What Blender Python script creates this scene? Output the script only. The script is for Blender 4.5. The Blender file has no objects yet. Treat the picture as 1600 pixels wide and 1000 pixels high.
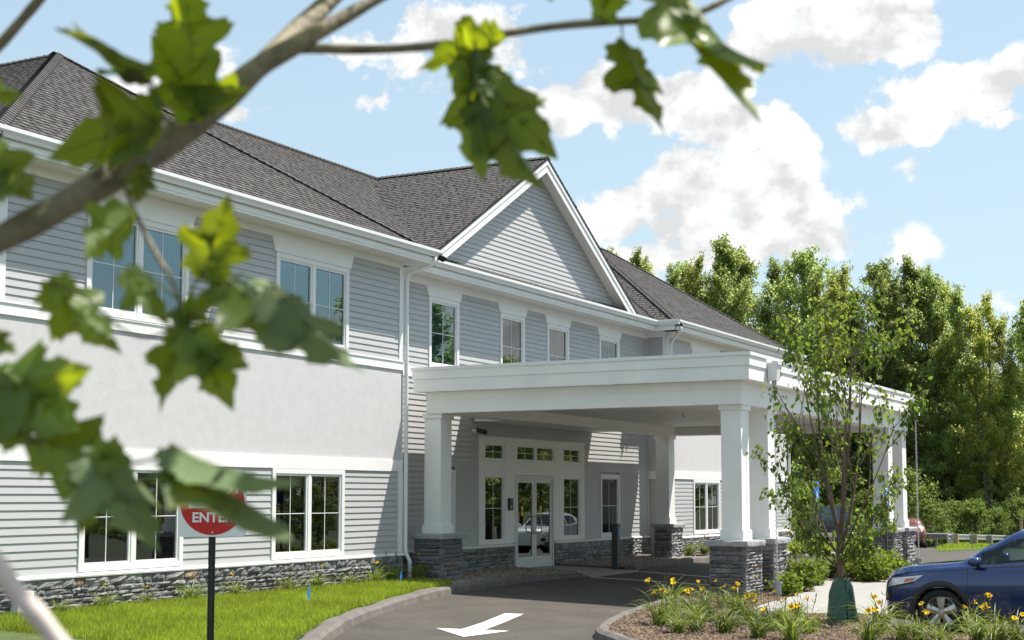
import bpy, bmesh, math, random
import numpy as np
from mathutils import Vector, Matrix, geometry

S = bpy.context.scene
COL = S.collection
rnd = random.Random(7)

# ------------------------------------------------------------------ camera
EYE = 1.71                                   # height of the lens above the door sill
FPX, PITCH, HZN = 2262.0, math.radians(5), 775.0
PPY = HZN - FPX * math.tan(PITCH)
TH = math.atan(1220 / (FPX / math.cos(PITCH)))
F0 = Vector((math.cos(TH), math.sin(TH), 0)); RV = Vector((math.sin(TH), -math.cos(TH), 0)); ZV = Vector((0, 0, 1))
FV = F0 * math.cos(PITCH) + ZV * math.sin(PITCH)
UV = -F0 * math.sin(PITCH) + ZV * math.cos(PITCH)
cd = bpy.data.cameras.new('camera'); cam = bpy.data.objects.new('camera', cd); COL.objects.link(cam)
cd.sensor_width = 36; cd.lens = 36 * FPX / 1600; cd.shift_y = (PPY - 500) / 1600
cd.clip_start = 0.05; cd.clip_end = 3000
cd.dof.use_dof = True; cd.dof.focus_distance = 33; cd.dof.aperture_fstop = 4.8
cam.matrix_world = Matrix(((RV.x, UV.x, -FV.x, 0), (RV.y, UV.y, -FV.y, 0), (RV.z, UV.z, -FV.z, EYE), (0, 0, 0, 1)))
S.camera = cam

# ------------------------------------------------------------------ sun, sky, exposure
SUN_DIR = Vector((0.37, -0.3465, 1.0)).normalized()
SUN_EL = math.asin(SUN_DIR.z); SUN_AZ = math.atan2(SUN_DIR.x, SUN_DIR.y)
sl = bpy.data.lights.new('sun', 'SUN'); sl.energy = 5.0; sl.angle = math.radians(0.53); sl.color = (1.0, 0.94, 0.86)
so = bpy.data.objects.new('sun', sl); COL.objects.link(so); so.rotation_euler = SUN_DIR.to_track_quat('Z', 'Y').to_euler()
so.location = (20, -10, 60)
S.view_settings.view_transform = 'Standard'; S.view_settings.look = 'None'
S.view_settings.exposure = 0.80; S.view_settings.gamma = 1.0; S.view_settings.use_curve_mapping = False
try:
    S.cycles.max_bounces = 8; S.cycles.transparent_max_bounces = 12; S.cycles.diffuse_bounces = 4
    S.cycles.use_denoising = True
except Exception: pass

def dirpx(x, y):
    return (FV + RV * ((x - 800) / FPX) + UV * ((PPY - y) / FPX))
W = bpy.data.worlds.new('World'); S.world = W; W.use_nodes = True
nt = W.node_tree; N = nt.nodes; LK = nt.links
for n in list(N): N.remove(n)
out = N.new('ShaderNodeOutputWorld'); bg = N.new('ShaderNodeBackground'); LK.new(bg.outputs[0], out.inputs[0])
sky = N.new('ShaderNodeTexSky'); sky.sky_type = 'NISHITA'; sky.sun_disc = False
sky.sun_elevation = SUN_EL; sky.sun_rotation = SUN_AZ; sky.air_density = 1.0; sky.dust_density = 0.6; sky.ozone_density = 1.0
SKY_STR = 0.128
def vm(op, a, b=None):
    n = N.new('ShaderNodeVectorMath'); n.operation = op
    for i, v in enumerate((a, b)):
        if v is None: continue
        if isinstance(v, (tuple, list, Vector)): n.inputs[i].default_value = v
        else: LK.new(v, n.inputs[i])
    return n
def mm(op, a, b=None, c=None, clamp=False):
    n = N.new('ShaderNodeMath'); n.operation = op; n.use_clamp = clamp
    for i, v in enumerate((a, b, c)):
        if v is None: continue
        if isinstance(v, (int, float)): n.inputs[i].default_value = v
        else: LK.new(v, n.inputs[i])
    return n.outputs[0]
def mrange(v, a, b, c=0.0, d=1.0, smooth=True):
    n = N.new('ShaderNodeMapRange'); n.interpolation_type = 'SMOOTHSTEP' if smooth else 'LINEAR'
    LK.new(v, n.inputs[0]); n.inputs[1].default_value = a; n.inputs[2].default_value = b
    n.inputs[3].default_value = c; n.inputs[4].default_value = d
    return n.outputs[0]
tc = N.new('ShaderNodeTexCoord'); DIRV = tc.outputs['Generated']
def noise(vec, scale, detail, rough=0.55):
    n = N.new('ShaderNodeTexNoise'); n.inputs['Scale'].default_value = scale; n.inputs['Detail'].default_value = detail
    n.inputs['Roughness'].default_value = rough; LK.new(vec, n.inputs['Vector']); return n
warp = noise(DIRV, 9.0, 3)
wv = vm('MULTIPLY', vm('SUBTRACT', warp.outputs['Color'], (0.5, 0.5, 0.5)).outputs[0], (0.09, 0.09, 0.07)).outputs[0]
DW = vm('ADD', DIRV, wv).outputs[0]
KZ = 1.75
DS = vm('MULTIPLY', DW, (1, 1, KZ)).outputs[0]
CLOUDS = [(860, 175, 75, 1), (940, 150, 85, 1), (1000, 150, 70, 1), (1080, 150, 90, 1), (1150, 190, 85, 1), (1215, 225, 60, .9),
          (1180, 85, 70, .9), (1250, 50, 95, 1), (1340, 40, 95, 1), (1390, 60, 60, .9), (1000, 320, 85, 1), (1085, 290, 95, 1), (1180, 285, 85, 1),
          (1130, 360, 100, 1), (1240, 350, 85, 1), (1300, 375, 55, .8), (1020, 390, 70, .7), (1400, 190, 75, 1), (1470, 150, 85, 1), (1530, 160, 60, 1),
          (1590, 105, 60, 1), (1440, 265, 55, .42), (1590, 200, 50, .45), (700, 45, 80, .85), (630, 85, 75, .6), (560, 70, 60, .5), (760, 40, 50, .6), (690, 130, 70, .5), (480, 80, 40, .4), (280, 110, 60, .7),
          (800, 85, 60, .5), (610, 145, 70, .55), (200, 135, 65, .9), (345, 95, 45, .8), (375, 165, 40, .7), (402, 210, 26, .8), (1440, 385, 60, .45),
          (1560, 470, 60, .35), (850, 110, 40, .5)]
mask = None
for cx, cy, r, a in CLOUDS:
    c = dirpx(cx, cy).normalized(); c = Vector((c.x, c.y, c.z * KZ))
    dn = vm('DISTANCE', DS, tuple(c))
    v = mrange(dn.outputs['Value'], r * 1.75 / FPX, 0.0, 0.0, a, smooth=True)
    mask = v if mask is None else mm('MAXIMUM', mask, v)
# the same fair-weather cumulus everywhere else in the sky
gen = noise(vm('MULTIPLY', DIRV, (1, 1, 2.2)).outputs[0], 3.4, 2)
genm = mrange(gen.outputs['Fac'], 0.52, 0.72)
away = vm('DISTANCE', DIRV, tuple(dirpx(800, 350).normalized()))
genm = mm('MULTIPLY', genm, mrange(away.outputs['Value'], 0.5, 0.75))
mask = mm('MAXIMUM', mask, genm)
n1 = noise(vm('MULTIPLY', DIRV, (1, 1, 1.25)).outputs[0], 26.0, 10, 0.58)
n2 = noise(vm('MULTIPLY', vm('ADD', DIRV, tuple(SUN_DIR * 0.010 + Vector((0, 0, 0.020)))).outputs[0], (1, 1, 1.25)).outputs[0], 26.0, 10, 0.58)
dens = mm('ADD', mask, mm('MULTIPLY', mm('SUBTRACT', n1.outputs['Fac'], 0.5), 1.75))
alpha = mm('MULTIPLY', mrange(dens, 0.27, 0.50), mrange(mask, 0.02, 0.25))
lit = mm('ADD', 0.97, mm('MULTIPLY', mm('SUBTRACT', n1.outputs['Fac'], n2.outputs['Fac']), 1.35))
n3 = noise(vm('MULTIPLY', DIRV, (1, 1, 2)).outputs[0], 11.0, 4)
lit = mm('MULTIPLY', lit, mrange(n3.outputs['Fac'], 0.3, 0.6, 0.87, 1.02))
lit = mm('MINIMUM', mm('MAXIMUM', lit, 0.74), 1.03)
cc = N.new('ShaderNodeVectorMath'); cc.operation = 'SCALE'; cc.inputs[0].default_value = (0.955 / 1.6, 0.965 / 1.6, 0.97 / 1.6); LK.new(lit, cc.inputs['Scale'])
skc = vm('SCALE', sky.outputs[0]); skc.inputs['Scale'].default_value = SKY_STR
mixc = N.new('ShaderNodeMix'); mixc.data_type = 'RGBA'
# pale summer haze low in the sky
hz = N.new('ShaderNodeSeparateXYZ'); LK.new(DIRV, hz.inputs[0])
hzf = mrange(hz.outputs['Z'], 0.0, 0.45, 0.74, 0.56)
mixh = N.new('ShaderNodeMix'); mixh.data_type = 'RGBA'
LK.new(hzf, mixh.inputs['Factor']); LK.new(skc.outputs[0], mixh.inputs['A']); mixh.inputs['B'].default_value = (0.340, 0.428, 0.448, 1)
LK.new(alpha, mixc.inputs['Factor']); LK.new(mixh.outputs['Result'], mixc.inputs['A']); LK.new(cc.outputs[0], mixc.inputs['B'])
LK.new(mixc.outputs['Result'], bg.inputs['Color']); bg.inputs['Strength'].default_value = 1.0

# ------------------------------------------------------------------ helpers
def P(x, y, d):
    """point d metres along the optical axis on the sight line of photo position (x, y)"""
    v = dirpx(x, y) * d
    return Vector((v.x, v.y, v.z + EYE))
def gz(X, Y):
    return -.0275 * max(0, 16 - max(Y, -60)) - .027 * max(0, min(X, 100) - 42)
def G(x, y, dz=0.0):
    d = dirpx(x, y); lo, hi = 1.0, 400.0
    for _ in range(50):
        m = (lo + hi) / 2; p = d * m
        if p.z + EYE > gz(p.x, p.y) + dz: lo = m
        else: hi = m
    p = d * lo
    return (p.x, p.y)

def mat(name, col, rough=0.6, var=0.0, vscale=8.0, bump=0.0, bscale=60.0, metal=0.0, spec=0.5, island=0.0, objr=0.0, coat=0.0, col2=None, detail=6.0):
    m = bpy.data.materials.new(name); m.use_nodes = True
    t = m.node_tree; b = t.nodes['Principled BSDF']
    b.inputs['Roughness'].default_value = rough; b.inputs['Metallic'].default_value = metal
    b.inputs['Specular IOR Level'].default_value = spec; b.inputs['Coat Weight'].default_value = coat; b.inputs['Coat Roughness'].default_value = 0.03
    c4 = (*col, 1)
    cur = None
    tcn = t.nodes.new('ShaderNodeTexCoord')
    if var > 0 or col2:
        nz = t.nodes.new('ShaderNodeTexNoise'); nz.inputs['Scale'].default_value = vscale; nz.inputs['Detail'].default_value = detail
        nz.inputs['Roughness'].default_value = 0.62
        t.links.new(tcn.outputs['Object'], nz.inputs['Vector'])
        mx = t.nodes.new('ShaderNodeMix'); mx.data_type = 'RGBA'
        mr = t.nodes.new('ShaderNodeMapRange'); mr.inputs[1].default_value = 0.3; mr.inputs[2].default_value = 0.7
        t.links.new(nz.outputs['Fac'], mr.inputs[0]); t.links.new(mr.outputs[0], mx.inputs['Factor'])
        lo = col2 if col2 else tuple(c * (1 - var) for c in col)
        hi = col if col2 else tuple(min(1, c * (1 + var)) for c in col)
        mx.inputs['A'].default_value = (*lo, 1); mx.inputs['B'].default_value = (*hi, 1)
        cur = mx.outputs['Result']
    if island or objr:
        if island:
            g = t.nodes.new('ShaderNodeNewGeometry'); src = g.outputs['Random Per Island']; amt = island
        else:
            g = t.nodes.new('ShaderNodeObjectInfo'); src = g.outputs['Random']; amt = objr
        mr = t.nodes.new('ShaderNodeMapRange'); mr.inputs[3].default_value = 1 - amt; mr.inputs[4].default_value = 1 + amt
        t.links.new(src, mr.inputs[0])
        sc = t.nodes.new('ShaderNodeVectorMath'); sc.operation = 'SCALE'; t.links.new(mr.outputs[0], sc.inputs['Scale'])
        if cur: t.links.new(cur, sc.inputs[0])
        else: sc.inputs[0].default_value = col
        cur = sc.outputs[0]
    if cur: t.links.new(cur, b.inputs['Base Color'])
    else: b.inputs['Base Color'].default_value = c4
    if bump > 0:
        nb = t.nodes.new('ShaderNodeTexNoise'); nb.inputs['Scale'].default_value = bscale; nb.inputs['Detail'].default_value = 4
        t.links.new(tcn.outputs['Object'], nb.inputs['Vector'])
        bp = t.nodes.new('ShaderNodeBump'); bp.inputs['Strength'].default_value = bump; bp.inputs['Distance'].default_value = 0.02
        t.links.new(nb.outputs['Fac'], bp.inputs['Height']); t.links.new(bp.outputs[0], b.inputs['Normal'])
    return m

def leafmat(name, col, trans, tw=0.45, rnd_amt=0.35, rough=0.45, spec=0.35, hue=None, place=0.0):
    m = bpy.data.materials.new(name); m.use_nodes = True
    t = m.node_tree; b = t.nodes['Principled BSDF']; o = t.nodes['Material Output']
    b.inputs['Roughness'].default_value = rough; b.inputs['Specular IOR Level'].default_value = spec
    g = t.nodes.new('ShaderNodeNewGeometry')
    mr = t.nodes.new('ShaderNodeMapRange'); mr.inputs[3].default_value = 1 - rnd_amt; mr.inputs[4].default_value = 1 + rnd_amt
    t.links.new(g.outputs['Random Per Island'], mr.inputs[0])
    oi = t.nodes.new('ShaderNodeObjectInfo')
    mr2 = t.nodes.new('ShaderNodeMapRange'); mr2.inputs[3].default_value = 0.75; mr2.inputs[4].default_value = 1.25
    t.links.new(oi.outputs['Random'], mr2.inputs[0])
    ml = t.nodes.new('ShaderNodeMath'); ml.operation = 'MULTIPLY'; t.links.new(mr.outputs[0], ml.inputs[0]); t.links.new(mr2.outputs[0], ml.inputs[1])
    if place:    # patches of thinner, drier growth across the lawn
        tcn = t.nodes.new('ShaderNodeTexCoord'); nz = t.nodes.new('ShaderNodeTexNoise'); nz.inputs['Scale'].default_value = 0.9; nz.inputs['Detail'].default_value = 5
        t.links.new(tcn.outputs['Object'], nz.inputs['Vector']); mr5 = t.nodes.new('ShaderNodeMapRange'); mr5.inputs[1].default_value = 0.3; mr5.inputs[2].default_value = 0.7; mr5.inputs[3].default_value = 1 - place; mr5.inputs[4].default_value = 1 + place
        t.links.new(nz.outputs['Fac'], mr5.inputs[0]); ml2 = t.nodes.new('ShaderNodeMath'); ml2.operation = 'MULTIPLY'; t.links.new(ml.outputs[0], ml2.inputs[0]); t.links.new(mr5.outputs[0], ml2.inputs[1]); ml = ml2
    def scaled(c):
        s = t.nodes.new('ShaderNodeVectorMath'); s.operation = 'SCALE'; s.inputs[0].default_value = c; t.links.new(ml.outputs[0], s.inputs['Scale']); return s.outputs[0]
    if hue:
        mx = t.nodes.new('ShaderNodeMix'); mx.data_type = 'RGBA'; mx.inputs['A'].default_value = (*col, 1); mx.inputs['B'].default_value = (*hue, 1)
        r3 = t.nodes.new('ShaderNodeMath'); r3.operation = 'FRACT'
        r4 = t.nodes.new('ShaderNodeMath'); r4.operation = 'MULTIPLY'; r4.inputs[1].default_value = 7.13
        t.links.new(g.outputs['Random Per Island'], r4.inputs[0]); t.links.new(r4.outputs[0], r3.inputs[0]); t.links.new(r3.outputs[0], mx.inputs['Factor'])
        s = t.nodes.new('ShaderNodeVectorMath'); s.operation = 'SCALE'; t.links.new(mx.outputs['Result'], s.inputs[0]); t.links.new(ml.outputs[0], s.inputs['Scale'])
        t.links.new(s.outputs[0], b.inputs['Base Color'])
    else:
        t.links.new(scaled(col), b.inputs['Base Color'])
    tr = t.nodes.new('ShaderNodeBsdfTranslucent'); t.links.new(scaled(trans), tr.inputs['Color'])
    mxs = t.nodes.new('ShaderNodeMixShader'); mxs.inputs[0].default_value = tw
    t.links.new(b.outputs[0], mxs.inputs[1]); t.links.new(tr.outputs[0], mxs.inputs[2]); t.links.new(mxs.outputs[0], o.inputs['Surface'])
    return m

def glassmat(name, tint, refl=(0.9, 0.95, 1.0), ior=1.75, rough=0.0, wob=0.0):
    m = bpy.data.materials.new(name); m.use_nodes = True
    t = m.node_tree; t.nodes.remove(t.nodes['Principled BSDF']); o = t.nodes['Material Output']
    tr = t.nodes.new('ShaderNodeBsdfTransparent'); tr.inputs[0].default_value = (*tint, 1)
    gl = t.nodes.new('ShaderNodeBsdfGlossy'); gl.inputs['Color'].default_value = (*refl, 1); gl.inputs['Roughness'].default_value = rough
    fr = t.nodes.new('ShaderNodeFresnel'); fr.inputs['IOR'].default_value = ior
    if wob:
        tcn = t.nodes.new('ShaderNodeTexCoord'); nz = t.nodes.new('ShaderNodeTexNoise'); nz.inputs['Scale'].default_value = 1.6; nz.inputs['Detail'].default_value = 1
        t.links.new(tcn.outputs['Object'], nz.inputs['Vector'])
        bp = t.nodes.new('ShaderNodeBump'); bp.inputs['Strength'].default_value = wob; bp.inputs['Distance'].default_value = 0.01
        t.links.new(nz.outputs['Fac'], bp.inputs['Height']); t.links.new(bp.outputs[0], gl.inputs['Normal'])
    mx = t.nodes.new('ShaderNodeMixShader'); t.links.new(fr.outputs[0], mx.inputs[0]); t.links.new(tr.outputs[0], mx.inputs[1]); t.links.new(gl.outputs[0], mx.inputs[2])
    t.links.new(mx.outputs[0], o.inputs['Surface'])
    return m

M = {}
M['white'] = mat('white_paint', (0.83, 0.83, 0.81), 0.5, var=0.045, vscale=1.6, bump=0.05, bscale=40)
M['white2'] = mat('white_vinyl', (0.80, 0.80, 0.79), 0.4)
M['gutter'] = mat('white_aluminium', (0.78, 0.79, 0.79), 0.3)
M['siding'] = mat('grey_vinyl_siding', (0.455, 0.458, 0.458), 0.5, var=0.03, vscale=0.9, bump=0.06, bscale=25, objr=0.025)
M['stucco'] = mat('pale_stucco', (0.60, 0.595, 0.595), 0.9, var=0.05, vscale=5.0, bump=0.5, bscale=120)
M['soffit'] = mat('soffit_paint', (0.80, 0.79, 0.76), 0.6, var=0.02)
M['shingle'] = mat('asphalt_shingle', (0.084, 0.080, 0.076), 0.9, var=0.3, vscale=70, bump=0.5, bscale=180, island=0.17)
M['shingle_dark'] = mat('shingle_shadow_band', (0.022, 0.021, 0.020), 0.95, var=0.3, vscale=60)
M['stone'] = mat('grey_ledge_stone', (0.235, 0.236, 0.238), 0.85, var=0.55, vscale=11, bump=1.0, bscale=28, objr=0.3)
M['stone_i'] = mat('grey_ledge_stone_small', (0.235, 0.236, 0.238), 0.85, var=0.55, vscale=11, bump=1.0, bscale=28, island=0.3)
M['stone_rust'] = mat('rusty_ledge_stone', (0.30, 0.22, 0.15), 0.85, var=0.4, vscale=9, bump=1.0, bscale=28, objr=0.2)
M['stone_cap'] = mat('cap_stone', (0.34, 0.345, 0.35), 0.8, var=0.25, vscale=10, bump=0.8, bscale=22)
M['mortar'] = mat('dark_mortar', (0.055, 0.055, 0.055), 0.95)
M['asphalt'] = mat('asphalt', (0.064, 0.056, 0.047), 0.85, var=0.3, vscale=0.8, bump=0.6, bscale=190, detail=14)
def speckle(m, scale, amt):
    t = m.node_tree; b = t.nodes['Principled BSDF']; src = b.inputs['Base Color'].links[0].from_socket
    tcn = t.nodes.new('ShaderNodeTexCoord'); nz = t.nodes.new('ShaderNodeTexNoise'); nz.inputs['Scale'].default_value = scale; nz.inputs['Detail'].default_value = 3; nz.inputs['Roughness'].default_value = 0.8
    t.links.new(tcn.outputs['Object'], nz.inputs['Vector']); mr = t.nodes.new('ShaderNodeMapRange'); mr.inputs[1].default_value = 0.32; mr.inputs[2].default_value = 0.68
    mr.inputs[3].default_value = 1 - amt; mr.inputs[4].default_value = 1 + amt; t.links.new(nz.outputs['Fac'], mr.inputs[0])
    sc = t.nodes.new('ShaderNodeVectorMath'); sc.operation = 'SCALE'; t.links.new(src, sc.inputs[0]); t.links.new(mr.outputs[0], sc.inputs['Scale']); t.links.new(sc.outputs[0], b.inputs['Base Color'])
speckle(M['asphalt'], 26, 0.38)
M['asphalt_kerb'] = mat('asphalt_kerb', (0.130, 0.118, 0.105), 0.85, var=0.3, vscale=4, bump=0.6, bscale=90, detail=10)
M['concrete'] = mat('concrete', (0.285, 0.278, 0.262), 0.8, var=0.1, vscale=3, bump=0.15, bscale=120, detail=10)
M['concrete2'] = mat('concrete_slab', (0.30, 0.29, 0.27), 0.8, var=0.12, vscale=3, bump=0.15, bscale=120, detail=10)
M['paint'] = mat('road_paint', (0.62, 0.62, 0.60), 0.7, var=0.12, vscale=12, bump=0.3, bscale=200, detail=10)
speckle(M['paint'], 45, 0.16)
M['mulch_ground'] = mat('mulch_ground', (0.100, 0.066, 0.046), 0.95, var=0.4, vscale=14, bump=1.0, bscale=60, detail=8)
M['mulch_chip'] = mat('mulch_chip', (0.125, 0.085, 0.056), 0.9, island=0.6)
M['gravel_ground'] = mat('gravel_ground', (0.15, 0.125, 0.10), 0.95, var=0.4, vscale=30, bump=1.0, bscale=70)
M['pebble'] = mat('pebble', (0.27, 0.225, 0.18), 0.8, island=0.55)
M['lawn'] = mat('lawn_soil', (0.060, 0.085, 0.016), 0.95, var=0.4, vscale=5)
M['lawn_far'] = mat('lawn_far', (0.115, 0.185, 0.026), 0.95, var=0.3, vscale=2.5, bump=1, bscale=30)
M['terrain'] = mat('forest_floor', (0.045, 0.055, 0.02), 0.95, var=0.5, vscale=0.6, bump=0.8, bscale=6)
M['black'] = mat('black_metal', (0.018, 0.019, 0.02), 0.45)
M['post'] = mat('dark_green_post', (0.022, 0.03, 0.027), 0.5, var=0.2)
M['steel'] = mat('galvanised_steel', (0.50, 0.52, 0.53), 0.38, metal=0.85, var=0.1)
M['alu'] = mat('door_aluminium', (0.66, 0.67, 0.66), 0.35, var=0.02)
M['chrome'] = mat('chrome', (0.75, 0.75, 0.75), 0.15, metal=1.0)
M['bollard'] = mat('bollard_bronze', (0.050, 0.056, 0.060), 0.4)
M['blue'] = mat('sign_blue', (0.008, 0.20, 0.66), 0.45)
M['red'] = mat('sign_red', (0.52, 0.012, 0.010), 0.4, var=0.06)
M['signwhite'] = mat('sign_white', (0.78, 0.80, 0.80), 0.4)
M['yellow'] = mat('sticker_yellow', (0.70, 0.52, 0.01), 0.5)
M['room'] = mat('room_wall', (0.16, 0.16, 0.155), 0.9)
M['blind'] = mat('window_blind', (0.62, 0.65, 0.64), 0.7)
M['reveal'] = mat('window_reveal', (0.42, 0.43, 0.42), 0.8)
M['glass_up'] = glassmat('window_glass_upper', (0.45, 0.72, 0.78), (0.72, 0.95, 1.0), 2.7)
M['glass'] = glassmat('window_glass', (0.50, 0.56, 0.55), (0.85, 0.9, 0.92), 2.3)
M['glass_door'] = glassmat('door_glass', (0.36, 0.36, 0.36), (0.86, 0.9, 0.9), 2.5)
M['bark'] = mat('grey_bark', (0.135, 0.120, 0.10), 0.95, var=0.45, vscale=6, bump=0.8, bscale=24)
M['bark_dog'] = mat('young_bark', (0.16, 0.115, 0.080), 0.9, var=0.4, vscale=18, bump=0.6, bscale=50)
M['bark_plane'] = mat('plane_tree_bark', (0.30, 0.255, 0.175), 0.7, col2=(0.125, 0.105, 0.07), vscale=24, bump=0.4, bscale=60)
M['bark_pale'] = mat('bleached_bark', (0.62, 0.52, 0.47), 0.7, var=0.12, vscale=20)
M['leaf_near'] = leafmat('plane_leaf', (0.070, 0.122, 0.026), (0.47, 0.56, 0.010), 0.43, 0.12, 0.4, 0.4)
M['leaf_pale'] = leafmat('plane_leaf_underside', (0.150, 0.205, 0.100), (0.34, 0.42, 0.03), 0.36, 0.1, 0.6, 0.3)
M['vein'] = leafmat('leaf_vein', (0.16, 0.20, 0.06), (0.34, 0.40, 0.03), 0.35, 0.05, 0.5, 0.3)
M['leaf_wood'] = leafmat('woodland_leaf', (0.118, 0.150, 0.056), (0.50, 0.60, 0.17), 0.58, 0.35, 0.5, 0.35, hue=(0.135, 0.165, 0.050))
M['leaf_wood2'] = leafmat('woodland_leaf_yellow', (0.128, 0.152, 0.048), (0.54, 0.58, 0.13), 0.58, 0.35, 0.5, 0.35, hue=(0.160, 0.172, 0.048))
M['leaf_dark'] = leafmat('woodland_leaf_dark', (0.104, 0.138, 0.054), (0.46, 0.57, 0.17), 0.58, 0.35, 0.5, 0.35, hue=(0.110, 0.145, 0.036))
M['leaf_bush'] = leafmat('understory_leaf', (0.070, 0.105, 0.036), (0.28, 0.38, 0.07), 0.5, 0.35, 0.5, 0.3, hue=(0.095, 0.135, 0.04))
M['leaf_dog'] = leafmat('dogwood_leaf', (0.072, 0.115, 0.034), (0.28, 0.38, 0.04), 0.38, 0.3, 0.55, 0.25)
M['leaf_shrub'] = leafmat('shrub_leaf', (0.085, 0.140, 0.025), (0.30, 0.40, 0.03), 0.4, 0.3, 0.6, 0.2, hue=(0.14, 0.20, 0.035))
M['leaf_lily'] = leafmat('daylily_leaf', (0.120, 0.185, 0.045), (0.28, 0.36, 0.04), 0.34, 0.3, 0.45, 0.4, hue=(0.20, 0.24, 0.06))
M['grass'] = leafmat('grass_blade', (0.165, 0.235, 0.030), (0.42, 0.54, 0.035), 0.43, 0.35, 0.5, 0.3, hue=(0.27, 0.30, 0.05), place=0.22)
M['petal'] = leafmat('yellow_petal', (0.82, 0.60, 0.015), (0.85, 0.60, 0.02), 0.35, 0.12, 0.6, 0.2)
M['stalk'] = mat('lily_stalk', (0.17, 0.13, 0.06), 0.7, var=0.3)
M['bag'] = mat('green_woven_plastic', (0.030, 0.098, 0.062), 0.32, var=0.25, vscale=7, bump=1.0, bscale=11)
M['bag_dark'] = mat('bag_zip', (0.008, 0.018, 0.014), 0.5)
M['wood_post'] = mat('timber_post', (0.34, 0.25, 0.15), 0.85, var=0.3, vscale=5)
M['wood_grey'] = mat('weathered_timber', (0.22, 0.20, 0.18), 0.9, var=0.3, vscale=5)
M['paint_blue'] = mat('blue_car_paint', (0.005, 0.030, 0.135), 0.22, metal=0.3, coat=1.0, spec=0.5)
M['paint_navy'] = mat('navy_truck_paint', (0.010, 0.022, 0.055), 0.3, metal=0.2, coat=1.0)
M['paint_maroon'] = mat('maroon_car_paint', (0.17, 0.045, 0.04), 0.3, metal=0.2, coat=1.0)
M['paint_white'] = mat('white_car_paint', (0.74, 0.74, 0.74), 0.3, coat=1.0)
M['plastic'] = mat('black_plastic', (0.022, 0.023, 0.025), 0.6)
M['tyre'] = mat('tyre_rubber', (0.014, 0.014, 0.015), 0.8)
M['rim'] = mat('alloy_rim', (0.50, 0.50, 0.50), 0.28, metal=0.9)
M['rim_dark'] = mat('alloy_rim_dark', (0.06, 0.06, 0.065), 0.35, metal=0.6)
M['lamp'] = mat('headlamp', (0.62, 0.64, 0.66), 0.12, metal=0.3, coat=1.0)
M['amber'] = mat('amber_reflector', (0.62, 0.12, 0.01), 0.25, coat=1.0)
M['tail'] = mat('tail_lamp', (0.45, 0.015, 0.012), 0.2, coat=1.0)
M['car_glass'] = glassmat('car_glass', (0.50, 0.60, 0.60), (0.85, 0.92, 0.95), 1.6)
M['car_int'] = mat('car_interior', (0.035, 0.035, 0.037), 0.8)
M['membrane'] = mat('roof_membrane', (0.055, 0.056, 0.058), 0.85, var=0.2, vscale=2)
M['chain'] = mat('rain_chain', (0.62, 0.63, 0.63), 0.4, metal=0.2)
M['pipe'] = mat('grey_pipe', (0.36, 0.38, 0.40), 0.5)

def newobj(name, me, parent=None, loc=None):
    o = bpy.data.objects.new(name, me); COL.objects.link(o)
    if parent: o.parent = parent
    if loc is not None: o.location = loc
    return o
def tag(o, label=None, cat=None, group=None, kind=None):
    if label: o['label'] = label
    if cat: o['category'] = cat
    if group: o['group'] = group
    if kind: o['kind'] = kind
    return o
def thing(name, label, cat, loc=(0, 0, 0), rz=0.0, group=None):
    o = newobj(name, None, None, loc); o.rotation_euler = (0, 0, rz); o.empty_display_size = 0.2
    return tag(o, label, cat, group)
def copy_tree(o, parent=None):
    c = o.copy(); COL.objects.link(c)
    if parent: c.parent = parent
    for ch in list(o.children): copy_tree(ch, c)
    return c

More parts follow.
